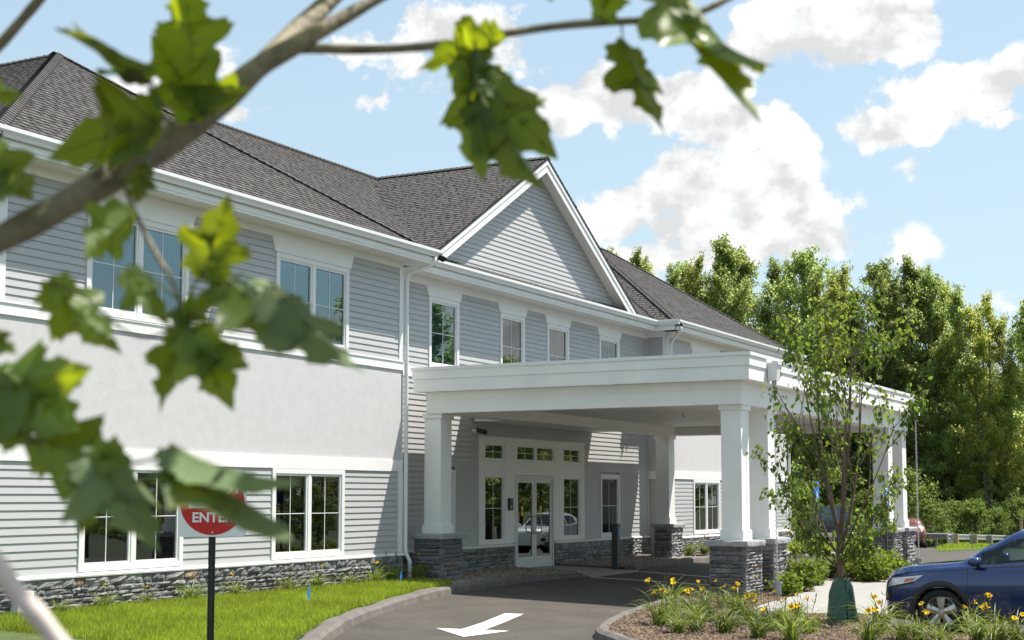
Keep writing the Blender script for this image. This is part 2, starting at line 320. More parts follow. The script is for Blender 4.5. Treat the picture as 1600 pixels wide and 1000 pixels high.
class MB:
    """collects polygons; build() makes one mesh object"""
    def __init__(s): s.v = []; s.f = []; s.m = []; s.T = None
    def add(s, vs, fs, mi=0):
        n = len(s.v)
        for p in vs:
            p = Vector(p)
            s.v.append(s.T @ p if s.T else p)
        for f in fs: s.f.append([n + i for i in f]); s.m.append(mi)
        return s
    def quad(s, a, b, c, d, mi=0): return s.add([a, b, c, d], [(0, 1, 2, 3)], mi)
    def poly(s, pts, mi=0): return s.add(pts, [tuple(range(len(pts)))], mi)
    def box(s, x0, x1, y0, y1, z0, z1, mi=0):
        v = [(x, y, z) for z in (z0, z1) for y in (y0, y1) for x in (x0, x1)]
        return s.add(v, [(0, 2, 3, 1), (4, 5, 7, 6), (0, 1, 5, 4), (2, 6, 7, 3), (0, 4, 6, 2), (1, 3, 7, 5)], mi)
    def frame(s, x0, x1, z0, z1, y0, y1, w, mi=0, wb=None):
        """picture frame in the XZ plane"""
        wb = w if wb is None else wb
        s.box(x0, x0 + w, y0, y1, z0, z1, mi); s.box(x1 - w, x1, y0, y1, z0, z1, mi)
        s.box(x0 + w, x1 - w, y0, y1, z0, z0 + wb, mi); s.box(x0 + w, x1 - w, y0, y1, z1 - w, z1, mi)
        return s
    def prism(s, prof, axis, a, b, mi=0):
        """closed profile (list of 2D) swept straight from a to b along axis 0/1/2"""
        def mk(p, t):
            return ((t, p[0], p[1]), (p[0], t, p[1]), (p[0], p[1], t))[axis]
        n = len(prof); v = [mk(p, a) for p in prof] + [mk(p, b) for p in prof]
        f = [(i, (i + 1) % n, n + (i + 1) % n, n + i) for i in range(n)] + [tuple(range(n - 1, -1, -1)), tuple(range(n, 2 * n))]
        return s.add(v, f, mi)
    def tube(s, pts, rad, n=8, mi=0, cap=True):
        pts = [Vector(p) for p in pts]
        if not isinstance(rad, (list, tuple)): rad = [rad] * len(pts)
        rings = []; up = None
        for i, p in enumerate(pts):
            t = (pts[min(i + 1, len(pts) - 1)] - pts[max(i - 1, 0)]).normalized()
            if up is None:
                up = Vector((0, 0, 1)) if abs(t.z) < 0.9 else Vector((1, 0, 0))
            u = (up - t * up.dot(t)).normalized(); w = t.cross(u); up = u
            rings.append([p + (u * math.cos(2 * math.pi * k / n) + w * math.sin(2 * math.pi * k / n)) * rad[i] for k in range(n)])
        v = [q for r in rings for q in r]; f = []
        for i in range(len(pts) - 1):
            for k in range(n):
                f.append((i * n + k, i * n + (k + 1) % n, (i + 1) * n + (k + 1) % n, (i + 1) * n + k))
        if cap: f += [tuple(range(n - 1, -1, -1)), tuple((len(pts) - 1) * n + k for k in range(n))]
        return s.add(v, f, mi)
    def lathe(s, prof, n=20, mi=0, axis='z', c=(0, 0, 0)):
        v = []; f = []
        for r, h in prof:
            for k in range(n):
                a = 2 * math.pi * k / n
                q = (r * math.cos(a), r * math.sin(a), h) if axis == 'z' else ((h, r * math.cos(a), r * math.sin(a)) if axis == 'x' else (r * math.cos(a), h, r * math.sin(a)))
                v.append((q[0] + c[0], q[1] + c[1], q[2] + c[2]))
        for i in range(len(prof) - 1):
            for k in range(n): f.append((i * n + k, i * n + (k + 1) % n, (i + 1) * n + (k + 1) % n, (i + 1) * n + k))
        return s.add(v, f, mi)
    def mesh(s, name, mats):
        me = bpy.data.meshes.new(name); me.from_pydata([tuple(v) for v in s.v], [], s.f)
        for m in (mats if isinstance(mats, (list, tuple)) else [mats]): me.materials.append(m)
        me.polygons.foreach_set('material_index', s.m); me.update()
        return me
    def build(s, name, mats, parent=None, loc=None, smooth=False, fix=True):
        me = s.mesh(name, mats)
        if fix:
            bm = bmesh.new(); bm.from_mesh(me); bmesh.ops.recalc_face_normals(bm, faces=bm.faces); bm.to_mesh(me); bm.free()
        if smooth: me.polygons.foreach_set('use_smooth', [True] * len(me.polygons))
        return newobj(name, me, parent, loc)
def npmesh(name, V, F, m, smooth=False):
    """V (n,3), F (k,c) numpy"""
    me = bpy.data.meshes.new(name); k, c = F.shape
    me.vertices.add(len(V)); me.vertices.foreach_set('co', np.asarray(V, np.float32).ravel())
    me.loops.add(k * c); me.loops.foreach_set('vertex_index', F.astype(np.int32).ravel())
    me.polygons.add(k); me.polygons.foreach_set('loop_start', np.arange(k, dtype=np.int32) * c)
    me.materials.append(m); me.update(calc_edges=True)
    return me
def structure(o): o['kind'] = 'structure'; return o

# ------------------------------------------------------------------ ground
def slab(name, pts, dz, thick, m, parent=None):
    pts = [(p[0], p[1]) for p in pts]
    top = [Vector((x, y, gz(x, y) + dz)) for x, y in pts]
    tri = geometry.tessellate_polygon([[Vector((x, y, 0)) for x, y in pts]])
    mb = MB(); n = len(pts)
    mb.add(top, tri)
    for i in range(n):
        a, b = top[i], top[(i + 1) % n]; d = Vector((0, 0, -thick))
        mb.quad(a, b, b + d, a + d)
    o = mb.build(name, m, parent)
    for p in o.data.polygons:
        pass
    return structure(o)
def gridsheet(name, xs, ys, dz, m):
    v = [(x, y, gz(x, y) + dz) for y in ys for x in xs]; nx = len(xs)
    f = [(j * nx + i, j * nx + i + 1, (j + 1) * nx + i + 1, (j + 1) * nx + i) for j in range(len(ys) - 1) for i in range(nx - 1)]
    me = bpy.data.meshes.new(name); me.from_pydata(v, [], f); me.materials.append(m)
    return structure(newobj(name, me))
gridsheet('ground', [-900, -200, -60, 0, 42, 100, 200, 900], [-900, -200, -60, 16, 60, 200, 900], -0.05, M['terrain'])
gridsheet('driveway', [-25, 0, 42, 72], [-24, 0, 16, 15.9 + 0.1 + 14], 0.0, M['asphalt'])

def smooth_line(pts, n=6):
    out = []
    for i in range(len(pts) - 1):
        p0 = pts[max(i - 1, 0)]; p1 = pts[i]; p2 = pts[i + 1]; p3 = pts[min(i + 2, len(pts) - 1)]
        for k in range(n):
            t = k / n
            out.append(tuple(0.5 * (2 * p1[j] + (p2[j] - p0[j]) * t + (2 * p0[j] - 5 * p1[j] + 4 * p2[j] - p3[j]) * t * t + (-p0[j] + 3 * p1[j] - 3 * p2[j] + p3[j]) * t ** 3) for j in range(len(p1))))
    out.append(tuple(pts[-1])); return out
def kerb(name, line, w, h, m, side=1, taper=False):
    """low rounded kerb swept along a ground line; its road face lies on the line, the body to the given side"""
    mb = MB(); prof = [(0, -0.04), (0.03, h * 0.72), (0.09, h), (w - 0.06, h), (w, h * 0.86), (w + 0.01, -0.04)]
    n = len(line); rows = []
    for i, p in enumerate(line):
        a = Vector(line[max(i - 1, 0)][:2]); b = Vector(line[min(i + 1, n - 1)][:2]); t = (b - a).normalized()
        nn = Vector((-t.y, t.x)) * side; g = gz(p[0], p[1])
        k = 1.0
        if taper: k = min(1.0, max(0.12, (n - 1 - i) / 10))
        j = 1 + 0.06 * math.sin(i * 1.7) + 0.04 * math.sin(i * 0.61)
        rows.append([(p[0] + nn.x * q[0] * j, p[1] + nn.y * q[0] * j, gz(p[0], p[1]) + (q[1] * k * j if q[1] > 0 else q[1])) for q in prof])
    np_ = len(prof); v = [q for r in rows for q in r]
    f = [(i * np_ + k, i * np_ + k + 1, (i + 1) * np_ + k + 1, (i + 1) * np_ + k) for i in range(n - 1) for k in range(np_ - 1)]
    f += [tuple(range(np_)), tuple((n - 1) * np_ + k for k in range(np_))]
    mb.add(v, f); return structure(mb.build(name, m, smooth=False))
KL = smooth_line([(6.5, 4.6), (9.8, 7.3), (12.3, 9.1), (14.0, 10.15), (15.54, 10.97), (17.41, 11.85), (19.7, 12.67), (22.4, 13.42), (24.6, 13.72), (26.8, 13.92), (28.3, 13.9), (29.2, 13.7)], 5)
kerb('kerb', KL, 0.29, 0.14, M['asphalt_kerb'], 1, taper=True)
lawn_in = [(p[0] - 0.30 * 0.45, p[1] + 0.30) for p in KL if p[0] < 23.9]
slab('lawn', [(6.0, 15.39)] + lawn_in + [(23.75, 14.2), (23.9, 15.39)], 0.10, 0.12, M['lawn'])
slab('gravel_bed', [(23.9, 16.0)] + [(23.77, 14.2)] + [(p[0], p[1] + 0.22) for p in KL if p[0] > 23.9] + [(29.45, 14.1), (29.75, 15.0), (29.75, 16.0)], 0.06, 0.09, M['gravel_ground'])
slab('concrete_slab', [(29.0, 13.6), (31.75, 13.66), (31.95, 14.3), (31.95, 15.98), (29.76, 15.98), (29.76, 15.0), (29.46, 14.1)], 0.02, 0.05, M['concrete2'])
KR = smooth_line([(31.85, 13.72), (33.0, 14.05), (36.0, 14.1), (38.0, 14.0), (41.5, 13.75), (41.9, 13.7)], 5)
kerb('kerb', KR, 0.3, 0.13, M['asphalt_kerb'], 1)
slab('gravel_bed', [(31.96, 16.0), (31.96, 14.2)] + [(p[0], p[1] + 0.2) for p in KR if 32 < p[0] < 38.5] + [(38.5, 15.38), (37.9, 15.38), (37.9, 16.0)], 0.06, 0.09, M['gravel_ground'])
slab('mulch_bed', [(38.51, 15.38)] + [(p[0], p[1] + 0.2) for p in reversed(KR) if p[0] > 38.5] + [(41.9, 15.38)], 0.07, 0.1, M['mulch_ground'])
# island bed with piers, daylilies and the young tree
KI = smooth_line([(21.1, -6.0), (19.2, 0.5), (17.3, 3.5), (16.4, 5.6), (16.75, 7.2), (17.82, 8.3), (19.04, 8.8), (20.71, 9.2), (22.6, 9.55), (25.5, 9.78), (28.0, 9.8), (33.0, 9.8), (38.0, 9.75), (39.0, 9.3), (39.3, 8.2), (39.0, 6.6), (38.2, 5.75)], 5)
kerb('kerb', KI, 0.21, 0.14, M['asphalt_kerb'], -1)
isl = []
for i, p in enumerate(KI):
    a = Vector(KI[max(i - 1, 0)]); b = Vector(KI[min(i + 1, len(KI) - 1)]); t = (b - a).normalized(); isl.append((p[0] + t.y * 0.17, p[1] - t.x * 0.17))
slab('mulch_bed', isl + [(23.4, 5.78), (21.25, 5.6), (21.25, -6.0)], 0.11, 0.14, M['mulch_ground'])
slab('sidewalk', [(22.35, 7.75), (23.6, 7.9), (25.2, 8.02), (27.6, 8.2), (28.7, 8.75), (29.0, 9.6), (30.8, 9.6), (30.4, 8.8), (30.2, 8.25), (31.9, 7.72), (38.0, 7.6), (38.0, 5.72), (23.4, 5.72), (22.9, 6.2), (22.5, 6.9)], 0.125, 0.17, M['concrete'])
def strip(name, a, b, w, m, dz=0.004):
    a = Vector(a); b = Vector(b); t = (b - a).normalized(); n = Vector((-t.y, t.x)) * w / 2
    pts = [a - n, b - n, b + n, a + n]
    me = bpy.data.meshes.new(name); me.from_pydata([(p.x, p.y, gz(p.x, p.y) + dz) for p in pts], [], [(0, 1, 2, 3)]); me.materials.append(m)
    return structure(newobj(name, me))
strip('crossing_line', (31.73, 13.62), (30.75, 9.85), 0.13, M['paint'])
strip('crossing_line', (29.02, 13.56), (28.75, 9.85), 0.13, M['paint'])
ar = [G(*q) for q in ((681.6, 981.6), (721, 983.3), (752, 973.5), (788.7, 958.6), (818, 959.7), (786, 973.5), (757, 984.4), (796.4, 986), (724.2, 995.3))]
me = bpy.data.meshes.new('road_arrow'); tri = geometry.tessellate_polygon([[Vector((x, y, 0)) for x, y in ar]])
me.from_pydata([(x, y, gz(x, y) + 0.004) for x, y in ar], [], [tuple(t) for t in tri]); me.materials.append(M['paint'])
structure(newobj('road_arrow', me))
# far lawns and the parking stalls beyond the canopy
slab('lawn', [G(*q) for q in ((1228, 869), (1262, 866), (1300, 868), (1340, 873), (1362, 869), (1420, 861), (1400, 853.5), (1228, 853.5))], 0.08, 0.12, M['lawn_far'])
kerb('kerb', smooth_line([G(*q) for q in ((1225, 870), (1262, 867.5), (1300, 869.5), (1338, 874.5))], 5), 0.25, 0.13, M['concrete'], 1)
slab('lawn', [G(*q) for q in ((1462, 863), (1545, 858), (1580, 851), (1500, 850.5))], 0.08, 0.12, M['lawn_far'])
gb = slab('mulch_bed', [G(*q) for q in ((1234, 871), (1262, 867), (1302, 868.5), (1298, 862), (1234, 862))], 0.10, 0.12, M['mulch_ground'])

# loose cover on the beds: chips, pebbles, grass blades
def inside(px, py, poly):
    poly = np.asarray(poly); n = len(poly); r = np.zeros(len(px), bool); j = n - 1
    for i in range(n):
        xi, yi = poly[i]; xj, yj = poly[j]
        c = ((yi > py) != (yj > py)) & (px < (xj - xi) * (py - yi) / (yj - yi + 1e-12) + xi)
        r ^= c; j = i
    return r
NR = np.random.default_rng(11)
def scatter(poly, n, excl=(), near=None):
    poly = np.asarray([(p[0], p[1]) for p in poly]); lo = poly.min(0); hi = poly.max(0); X = []; 
    tot = 0; out = np.zeros((0, 2))
    while len(out) < n and tot < 60:
        q = NR.uniform(lo, hi, (n, 2)); k = inside(q[:, 0], q[:, 1], poly)
        for e in excl: k &= ~inside(q[:, 0], q[:, 1], e)
        out = np.vstack([out, q[k]]); tot += 1
    return out[:n]
def gznp(x, y): return -.0275 * np.maximum(0, 16 - np.maximum(y, -60)) - .027 * np.maximum(0, np.minimum(x, 100) - 42)
def chips(name, pts, dz, smin, smax, m, flat=0.35):
    n = len(pts); a = NR.uniform(0, 2 * np.pi, n); L = NR.uniform(smin, smax, n); Wd = L * NR.uniform(0.25, 0.8, n); H = L * NR.uniform(flat * .6, flat * 1.2, n)
    tilt = NR.normal(0, 0.3, n)
    base = np.array([[-.5, -.5, 0], [.5, -.4, 0], [.45, .5, 0], [-.5, .4, 0], [-.3, -.3, 1], [.35, -.25, .8], [.3, .3, 1], [-.35, .25, .85]])
    v = base[None] * np.stack([L, Wd, H], 1)[:, None]
    v[:, :, 2] += v[:, :, 0] * np.tan(tilt)[:, None] * 0.8
    x = v[:, :, 0] * np.cos(a)[:, None] - v[:, :, 1] * np.sin(a)[:, None]; y = v[:, :, 0] * np.sin(a)[:, None] + v[:, :, 1] * np.cos(a)[:, None]
    X = x + pts[:, 0:1]; Y = y + pts[:, 1:2]; Z = v[:, :, 2] + (gznp(pts[:, 0], pts[:, 1]) + dz)[:, None] + NR.uniform(-.004, .012, n)[:, None]
    V = np.stack([X, Y, Z], 2).reshape(-1, 3)
    fb = np.array([[4, 5, 6, 7], [0, 1, 5, 4], [1, 2, 6, 5], [2, 3, 7, 6], [3, 0, 4, 7]])
    F = (fb[None] + (np.arange(n) * 8)[:, None, None]).reshape(-1, 4)
    return newobj(name, npmesh(name, V, F, m))
WALK = [(22.35, 7.75), (23.6, 7.9), (25.2, 8.02), (27.6, 8.2), (28.7, 8.75), (29.0, 9.6), (30.8, 9.6), (30.4, 8.8), (30.2, 8.25), (31.9, 7.72), (38.0, 7.6), (38.0, 5.72), (23.4, 5.72), (22.9, 6.2), (22.5, 6.9)]
vis = [p for p in isl if p[1] > 2.5] + [(36, 5.8), (23.4, 5.8), (21.2, 5.6), (21.2, 2.5)]
o = chips('mulch_chips', scatter(vis, 26000, [WALK]), 0.11, 0.02, 0.07, M['mulch_chip'])
tag(o, 'brown bark mulch chips covering the island bed', 'mulch', kind='stuff')
GL = [(23.9, 15.95), (23.8, 14.2)] + [(p[0], p[1] + 0.3) for p in KL if p[0] > 23.9] + [(29.4, 14.2), (29.7, 15.0), (29.7, 15.95)]
GR = [(32.0, 15.95), (32.0, 14.3)] + [(p[0], p[1] + 0.3) for p in KR if 32 < p[0] < 38.5] + [(38.4, 15.35), (37.9, 15.35), (37.9, 15.95)]
o = chips('pebbles', np.vstack([scatter(GL, 7000), scatter(GR, 7000)]), 0.06, 0.025, 0.06, M['pebble'], 0.55)
tag(o, 'tan pebbles of the drainage strips along the entrance wall', 'gravel', kind='stuff')
def blades(name, pts, hmin, hmax, w, m, dz, lean=0.35):
    n = len(pts); a = NR.uniform(0, 2 * np.pi, n); h = NR.uniform(hmin, hmax, n); l = NR.normal(0, lean, (n, 2)) * h[:, None]
    g = gznp(pts[:, 0], pts[:, 1]) + dz
    dx = np.cos(a) * w / 2; dy = np.sin(a) * w / 2
    b0 = np.stack([pts[:, 0] - dx, pts[:, 1] - dy, g], 1); b1 = np.stack([pts[:, 0] + dx, pts[:, 1] + dy, g], 1)
    m0 = np.stack([pts[:, 0] - dx * .8 + l[:, 0] * .4, pts[:, 1] - dy * .8 + l[:, 1] * .4, g + h * .6], 1); m1 = np.stack([pts[:, 0] + dx * .8 + l[:, 0] * .4, pts[:, 1] + dy * .8 + l[:, 1] * .4, g + h * .6], 1)
    t = np.stack([pts[:, 0] + l[:, 0], pts[:, 1] + l[:, 1], g + h], 1)
    V = np.stack([b0, b1, m1, m0, t], 1).reshape(-1, 3); i = np.arange(n) * 5
    F = np.concatenate([np.stack([i, i + 1, i + 2], 1), np.stack([i, i + 2, i + 3], 1), np.stack([i + 3, i + 2, i + 4], 1)])
    return newobj(name, npmesh(name, V, F, m))
LAWN = [(13.0, 15.25)] + [(p[0] - .14, p[1] + .3) for p in KL if 13.0 < p[0] < 23.9] + [(23.9, 14.3), (23.9, 15.0), (22.0, 15.1)]
o = blades('grass', scatter(LAWN, 95000), 0.04, 0.135, 0.009, M['grass'], 0.09, 0.22)
tag(o, 'bright green lawn grass between the kerb and the left wing', 'grass', kind='stuff')
FARL = [G(*q) for q in ((1228, 868.5), (1262, 866), (1300, 867), (1340, 872), (1362, 868), (1400, 862), (1400, 855), (1228, 855))]
o = blades('grass', np.vstack([scatter(FARL, 26000), scatter([G(*q) for q in ((1464, 862.5), (1545, 857.5), (1575, 851.5), (1500, 851.5))], 12000)]), 0.10, 0.22, 0.03, M['grass'], 0.07)
tag(o, 'mown grass strips beyond the canopy near the parked pickup', 'grass', kind='stuff')

# ------------------------------------------------------------------ shared pieces: siding boards, ledge stones, shingles
EXPO = 0.1135
def board_mesh(name, x0, x1, x0t, x1t, e=EXPO):
    p = 0.018
    v = [(x0, -p, 0), (x1, -p, 0), (x1t, -0.003, e), (x0t, -0.003, e), (x0, 0.034, 0.018), (x1, 0.034, 0.018)]
    me = bpy.data.meshes.new(name); me.from_pydata(v, [], [(0, 1, 2, 3), (0, 4, 5, 1), (0, 3, 4), (1, 5, 2)]); me.materials.append(M['siding'])
    return me
BOARD = board_mesh('siding_board', 0, 1, 0, 1)
def siding(parent, x0, x1, z0, z1, y, holes=(), merge=None, rz=0.0):
    """boards lapped up a wall facing -Y; holes are (x0, x1, z0, z1)"""
    n = int(round((z1 - z0) / EXPO)); e = (z1 - z0) / n
    for k in range(n):
        za = z0 + k * e; zb = za + e; cuts = sorted((h[0], h[1]) for h in holes if h[2] < zb - 0.02 and h[3] > za + 0.02)
        x = x0; spans = []
        for c0, c1 in cuts:
            if c0 > x + 0.02: spans.append((x, c0))
            x = max(x, c1)
        if x < x1 - 0.02: spans.append((x, x1))
        for a, b in spans:
            if merge is not None:
                p = 0.013
                merge.quad((a, y - p, za), (b, y - p, za), (b, y - 0.002, zb), (a, y - 0.002, zb)); merge.quad((a, y + .004, za), (b, y + .004, za), (b, y - p, za), (a, y - p, za))
            else:
                o = newobj('siding_board', BOARD, parent, (a, y, za)); o.scale = (b - a, 1, e / EXPO)
def wallcells(mb, x0, x1, z0, z1, y, t, holes):
    xs = sorted({x0, x1, *[min(max(h[i], x0), x1) for h in holes for i in (0, 1)]}); zs = sorted({z0, z1, *[min(max(h[i], z0), z1) for h in holes for i in (2, 3)]})
    for i in range(len(xs) - 1):
        for j in range(len(zs) - 1):
            cx = (xs[i] + xs[i + 1]) / 2; cz = (zs[j] + zs[j + 1]) / 2
            if any(h[0] < cx < h[1] and h[2] < cz < h[3] for h in holes): continue
            mb.quad((xs[i], y, zs[j]), (xs[i + 1], y, zs[j]), (xs[i + 1], y, zs[j + 1]), (xs[i], y, zs[j + 1]))
            mb.quad((xs[i], y + t, zs[j]), (xs[i], y + t, zs[j + 1]), (xs[i + 1], y + t, zs[j + 1]), (xs[i + 1], y + t, zs[j]))
    for h in holes:
        a, b, c, d = h
        mb.quad((a, y, c), (a, y + t, c), (a, y + t, d), (a, y, d), 1); mb.quad((b, y, c), (b, y, d), (b, y + t, d), (b, y + t, c), 1)
        mb.quad((a, y, c), (b, y, c), (b, y + t, c), (a, y + t, c), 1); mb.quad((a, y, d), (a, y + t, d), (b, y + t, d), (b, y, d), 1)
    mb.box(x0, x1, y + 0.001, y + t, z1, z1 + 0.01)

def stone_mesh(i, r):
    """unit stone: x 0..1, z 0..1, face towards -y with a broken surface"""
    nx, nz = 4, 3; v = []; f = []
    for j in range(nz + 1):
        for k in range(nx + 1):
            e = (j in (0, nz)) or (k in (0, nx))
            dx = 0 if k in (0, nx) else r.uniform(-.08, .08); dz = 0 if j in (0, nz) else r.uniform(-.09, .09)
            d = r.uniform(.004, .030) if e else r.uniform(.014, .056)
            x = k / nx + dx; z = j / nz + dz
            if e: x += (r.uniform(0, .012) if k == 0 else -r.uniform(0, .012) if k == nx else 0); z += (r.uniform(0, .07) if j == 0 else -r.uniform(0, .07) if j == nz else 0)
            v.append((x, -d, z))
    w = nx + 1
    for j in range(nz):
        for k in range(nx):
            a = (j * w + k, j * w + k + 1, (j + 1) * w + k + 1, (j + 1) * w + k)
            f.append(a)
    rim = [k for k in range(w)] + [j * w + nx for j in range(1, nz + 1)] + [nz * w + k for k in range(nx - 1, -1, -1)] + [j * w for j in range(nz - 1, 0, -1)]
    n0 = len(v)
    for q in rim: v.append((v[q][0], 0.04, v[q][2]))
    for t in range(len(rim)): f.append((rim[t], n0 + t, n0 + (t + 1) % len(rim), rim[(t + 1) % len(rim)]))
    me = bpy.data.meshes.new('stone'); me.from_pydata(v, [], f); me.update()
    return me
STONES = []; STONES_R = []
for i in range(14):
    me = stone_mesh(i, rnd); me.materials.append(M['stone']); STONES.append(me)
    if i < 3:
        m2 = me.copy(); m2.materials.clear(); m2.materials.append(M['stone_rust']); STONES_R.append(m2)
def stones(parent, o, rz, L, z0, z1, rows=None, single=True, seed=1, rust=0.015, gap=0.004):
    """a face of coursed ledge stone: starts at o (x, y), runs L along direction rz, faces to the right-hand side of it"""
    r = random.Random(seed); hs = []; h = z0
    while h < z1 - 0.03:
        d = r.choice((0.05, 0.06, 0.07, 0.085, 0.10)); 
        if z1 - (h + d) < 0.06: d = z1 - h
        hs.append((h, d)); h += d
    c, s = math.cos(rz), math.sin(rz); mb = MB() if not single else None
    for ri, (h, d) in enumerate(hs):
        x = -r.uniform(0, 0.12)
        while x < L - 0.02:
            w = r.choice((.14, .2, .26, .32, .40, .48)) * r.uniform(.85, 1.15)
            if L - (x + w) < 0.12: w = L - x
            a = max(x, 0.0); ww = x + w - a; pr = r.uniform(0.6, 1.5)
            if ww > 0.03:
                me = r.choice(STONES_R) if r.random() < rust else r.choice(STONES)
                fl = r.random() < 0.5
                if single:
                    ob = newobj('stone', me, parent, (o[0] + c * (a + gap / 2), o[1] + s * (a + gap / 2), h + gap / 2))
                    ob.rotation_euler = (0, 0, rz); ob.scale = (ww - gap, pr, d - gap)
                else:
                    mt = Matrix.Translation((o[0] + c * (a + gap / 2), o[1] + s * (a + gap / 2), h + gap / 2)) @ Matrix.Rotation(rz, 4, 'Z') @ Matrix.Diagonal((ww - gap, pr, d - gap, 1))
                    mb.add([mt @ v.co for v in me.vertices], [tuple(p.vertices) for p in me.polygons])
            x += w
    if mb:
        ob = mb.build('stones', M['stone_i'], parent, fix=False); ob['kind'] = 'stuff'; return ob

EXS = 0.145
def shingle_strip(r, L=0.95, nt=5):
    """one laminated shingle: dark base course and irregular raised tabs; local x along the eave, y up the slope"""
    v = []; f = []; m = []
    def quad(a, b, c, d, mi):
        n = len(v); v.extend([a, b, c, d]); f.append((n, n + 1, n + 2, n + 3)); m.append(mi)
    h0 = 0.010
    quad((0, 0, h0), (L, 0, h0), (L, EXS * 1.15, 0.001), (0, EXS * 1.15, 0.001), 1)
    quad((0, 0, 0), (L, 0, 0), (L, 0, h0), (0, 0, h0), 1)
    x = 0.0
    while x < L - 0.03:
        w = r.uniform(0.09, 0.23); g = r.uniform(0.025, 0.075)
        b = min(x + w, L); y0 = r.uniform(0, 0.006); t0 = h0 + 0.009
        sl = r.uniform(-0.012, 0.012)
        quad((x, y0, t0), (b, y0, t0), (b + sl, EXS * 1.1, 0.006), (x - sl, EXS * 1.1, 0.006), 0)
        quad((x, y0, h0 - .004), (b, y0, h0 - .004), (b, y0, t0), (x, y0, t0), 0)
        quad((b, y0, h0 - .004), (b + sl, EXS * 1.1, 0.0), (b + sl, EXS * 1.1, 0.006), (b, y0, t0), 0)
        quad((x, y0, h0 - .004), (x, y0, t0), (x - sl, EXS * 1.1, 0.006), (x - sl, EXS * 1.1, 0.0), 0)
        x = b + g
    return v, f, m
SHV = [shingle_strip(rnd) for _ in range(12)]
SHM = []
for v, f, m in SHV:
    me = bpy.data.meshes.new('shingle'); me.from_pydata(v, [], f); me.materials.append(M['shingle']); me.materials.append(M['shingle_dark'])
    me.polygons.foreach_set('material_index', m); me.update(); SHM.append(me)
SINGLES = []       # (distance, matrix, variant)
def roof_plane(roof, poly, u, v, shingle_poly=None, seed=3, cut=None):
    """deck plus lapped shingles; poly are 3D corners, u along the eave, v up the slope"""
    u = Vector(u).normalized(); v = Vector(v).normalized(); n = u.cross(v)
    mb = MB(); top = [Vector(p) for p in poly]
    mb.poly(top); mb.poly([p - n * 0.04 for p in reversed(top)])
    for i in range(len(top)):
        a, b = top[i], top[(i + 1) % len(top)]; mb.quad(a, a - n * .04, b - n * .04, b)
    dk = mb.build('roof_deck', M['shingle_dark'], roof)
    sp = [Vector(p) for p in (shingle_poly or poly)]; o = min(sp, key=lambda p: p.dot(v)).copy(); o = sp[0] + v * (o - sp[0]).dot(v)
    q = [((p - o).dot(u), (p - o).dot(v)) for p in sp]
    vmax = max(b for a, b in q); r = random.Random(seed); k = 0; V = []; Fc = []; Mi = []
    def span(h):
        xs = []
        for i in range(len(q)):
            (a0, b0), (a1, b1) = q[i], q[(i + 1) % len(q)]
            if (b0 <= h < b1) or (b1 <= h < b0): xs.append(a0 + (a1 - a0) * (h - b0) / (b1 - b0))
        return (min(xs), max(xs)) if len(xs) >= 2 else None
    while k * EXS < vmax - 0.02:
        h = k * EXS; s0 = span(h + 0.01); s1 = span(min(h + EXS, vmax - .005)); k += 1
        if not s0 or not s1: continue
        a, b = max(s0[0], s1[0]) , min(s0[1], s1[1])
        lo, hi = min(s0[0], s1[0]), max(s0[1], s1[1])
        x = lo - r.uniform(0, 0.95)
        while x < hi:
            vi = r.randrange(12)
            mt = Matrix((( u.x, v.x, n.x, 0), (u.y, v.y, n.y, 0), (u.z, v.z, n.z, 0), (0, 0, 0, 1)))
            org = o + u * x + v * h; mt.translation = org
            full = x >= a - .01 and x + 0.95 <= b + .01
            if cut and not cut(o + u * (x + .47) + v * h): x += 0.95; continue
            if full: SINGLES.append(((org - Vector((0, 0, EYE))).length, mt, vi, roof))
            else:
                vv, ff, mi = SHV[vi]
                # clip the strip to the plane's slanting ends
                n0 = len(V)
                for p in vv:
                    hh = h + p[1]; sa = span(min(max(hh, 0.005), vmax - .004)) or (a, b)
                    V.append(o + u * min(max(x + p[0], sa[0]), sa[1]) + v * hh + n * p[2])
                for t in ff: Fc.append(tuple(n0 + i for i in t))
                Mi += mi
            x += 0.95
    roof_rest.append((V, Fc, Mi))
roof_rest = []
def cap_line(parent, a, b, n1, n2, w=0.15, step=0.16):
    """lapped cap shingles along a ridge or hip from a (low) to b (high); n1, n2 run down either side"""
    a = Vector(a); b = Vector(b); t = (b - a).normalized(); L = (b - a).length; mb = MB(); up = (ZV - t * ZV.dot(t)).normalized()
    n1 = Vector(n1).normalized(); n2 = Vector(n2).normalized(); k = 0
    while k * step < L:
        p = a + t * (k * step); q = a + t * min(L, k * step + step * 1.25); h = up * 0.062; h2 = up * 0.045
        mb.quad(p + h + n1 * w, q + h2 + n1 * w, q + h2, p + h); mb.quad(p + h, q + h2, q + h2 + n2 * w, p + h + n2 * w)
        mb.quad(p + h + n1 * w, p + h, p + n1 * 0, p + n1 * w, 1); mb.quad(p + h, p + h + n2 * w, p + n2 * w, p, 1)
        for nn in (n1, n2): mb.quad(p + h + nn * w, q + h2 + nn * w, q + nn * w - up * .02, p + nn * w - up * .02, 1)  # near-black skirts: vent sides on ridges, a painted shadow line along hips
        k += 1
    return mb.build('ridge_cap', [M['shingle'], M['shingle_dark']], parent, fix=False)

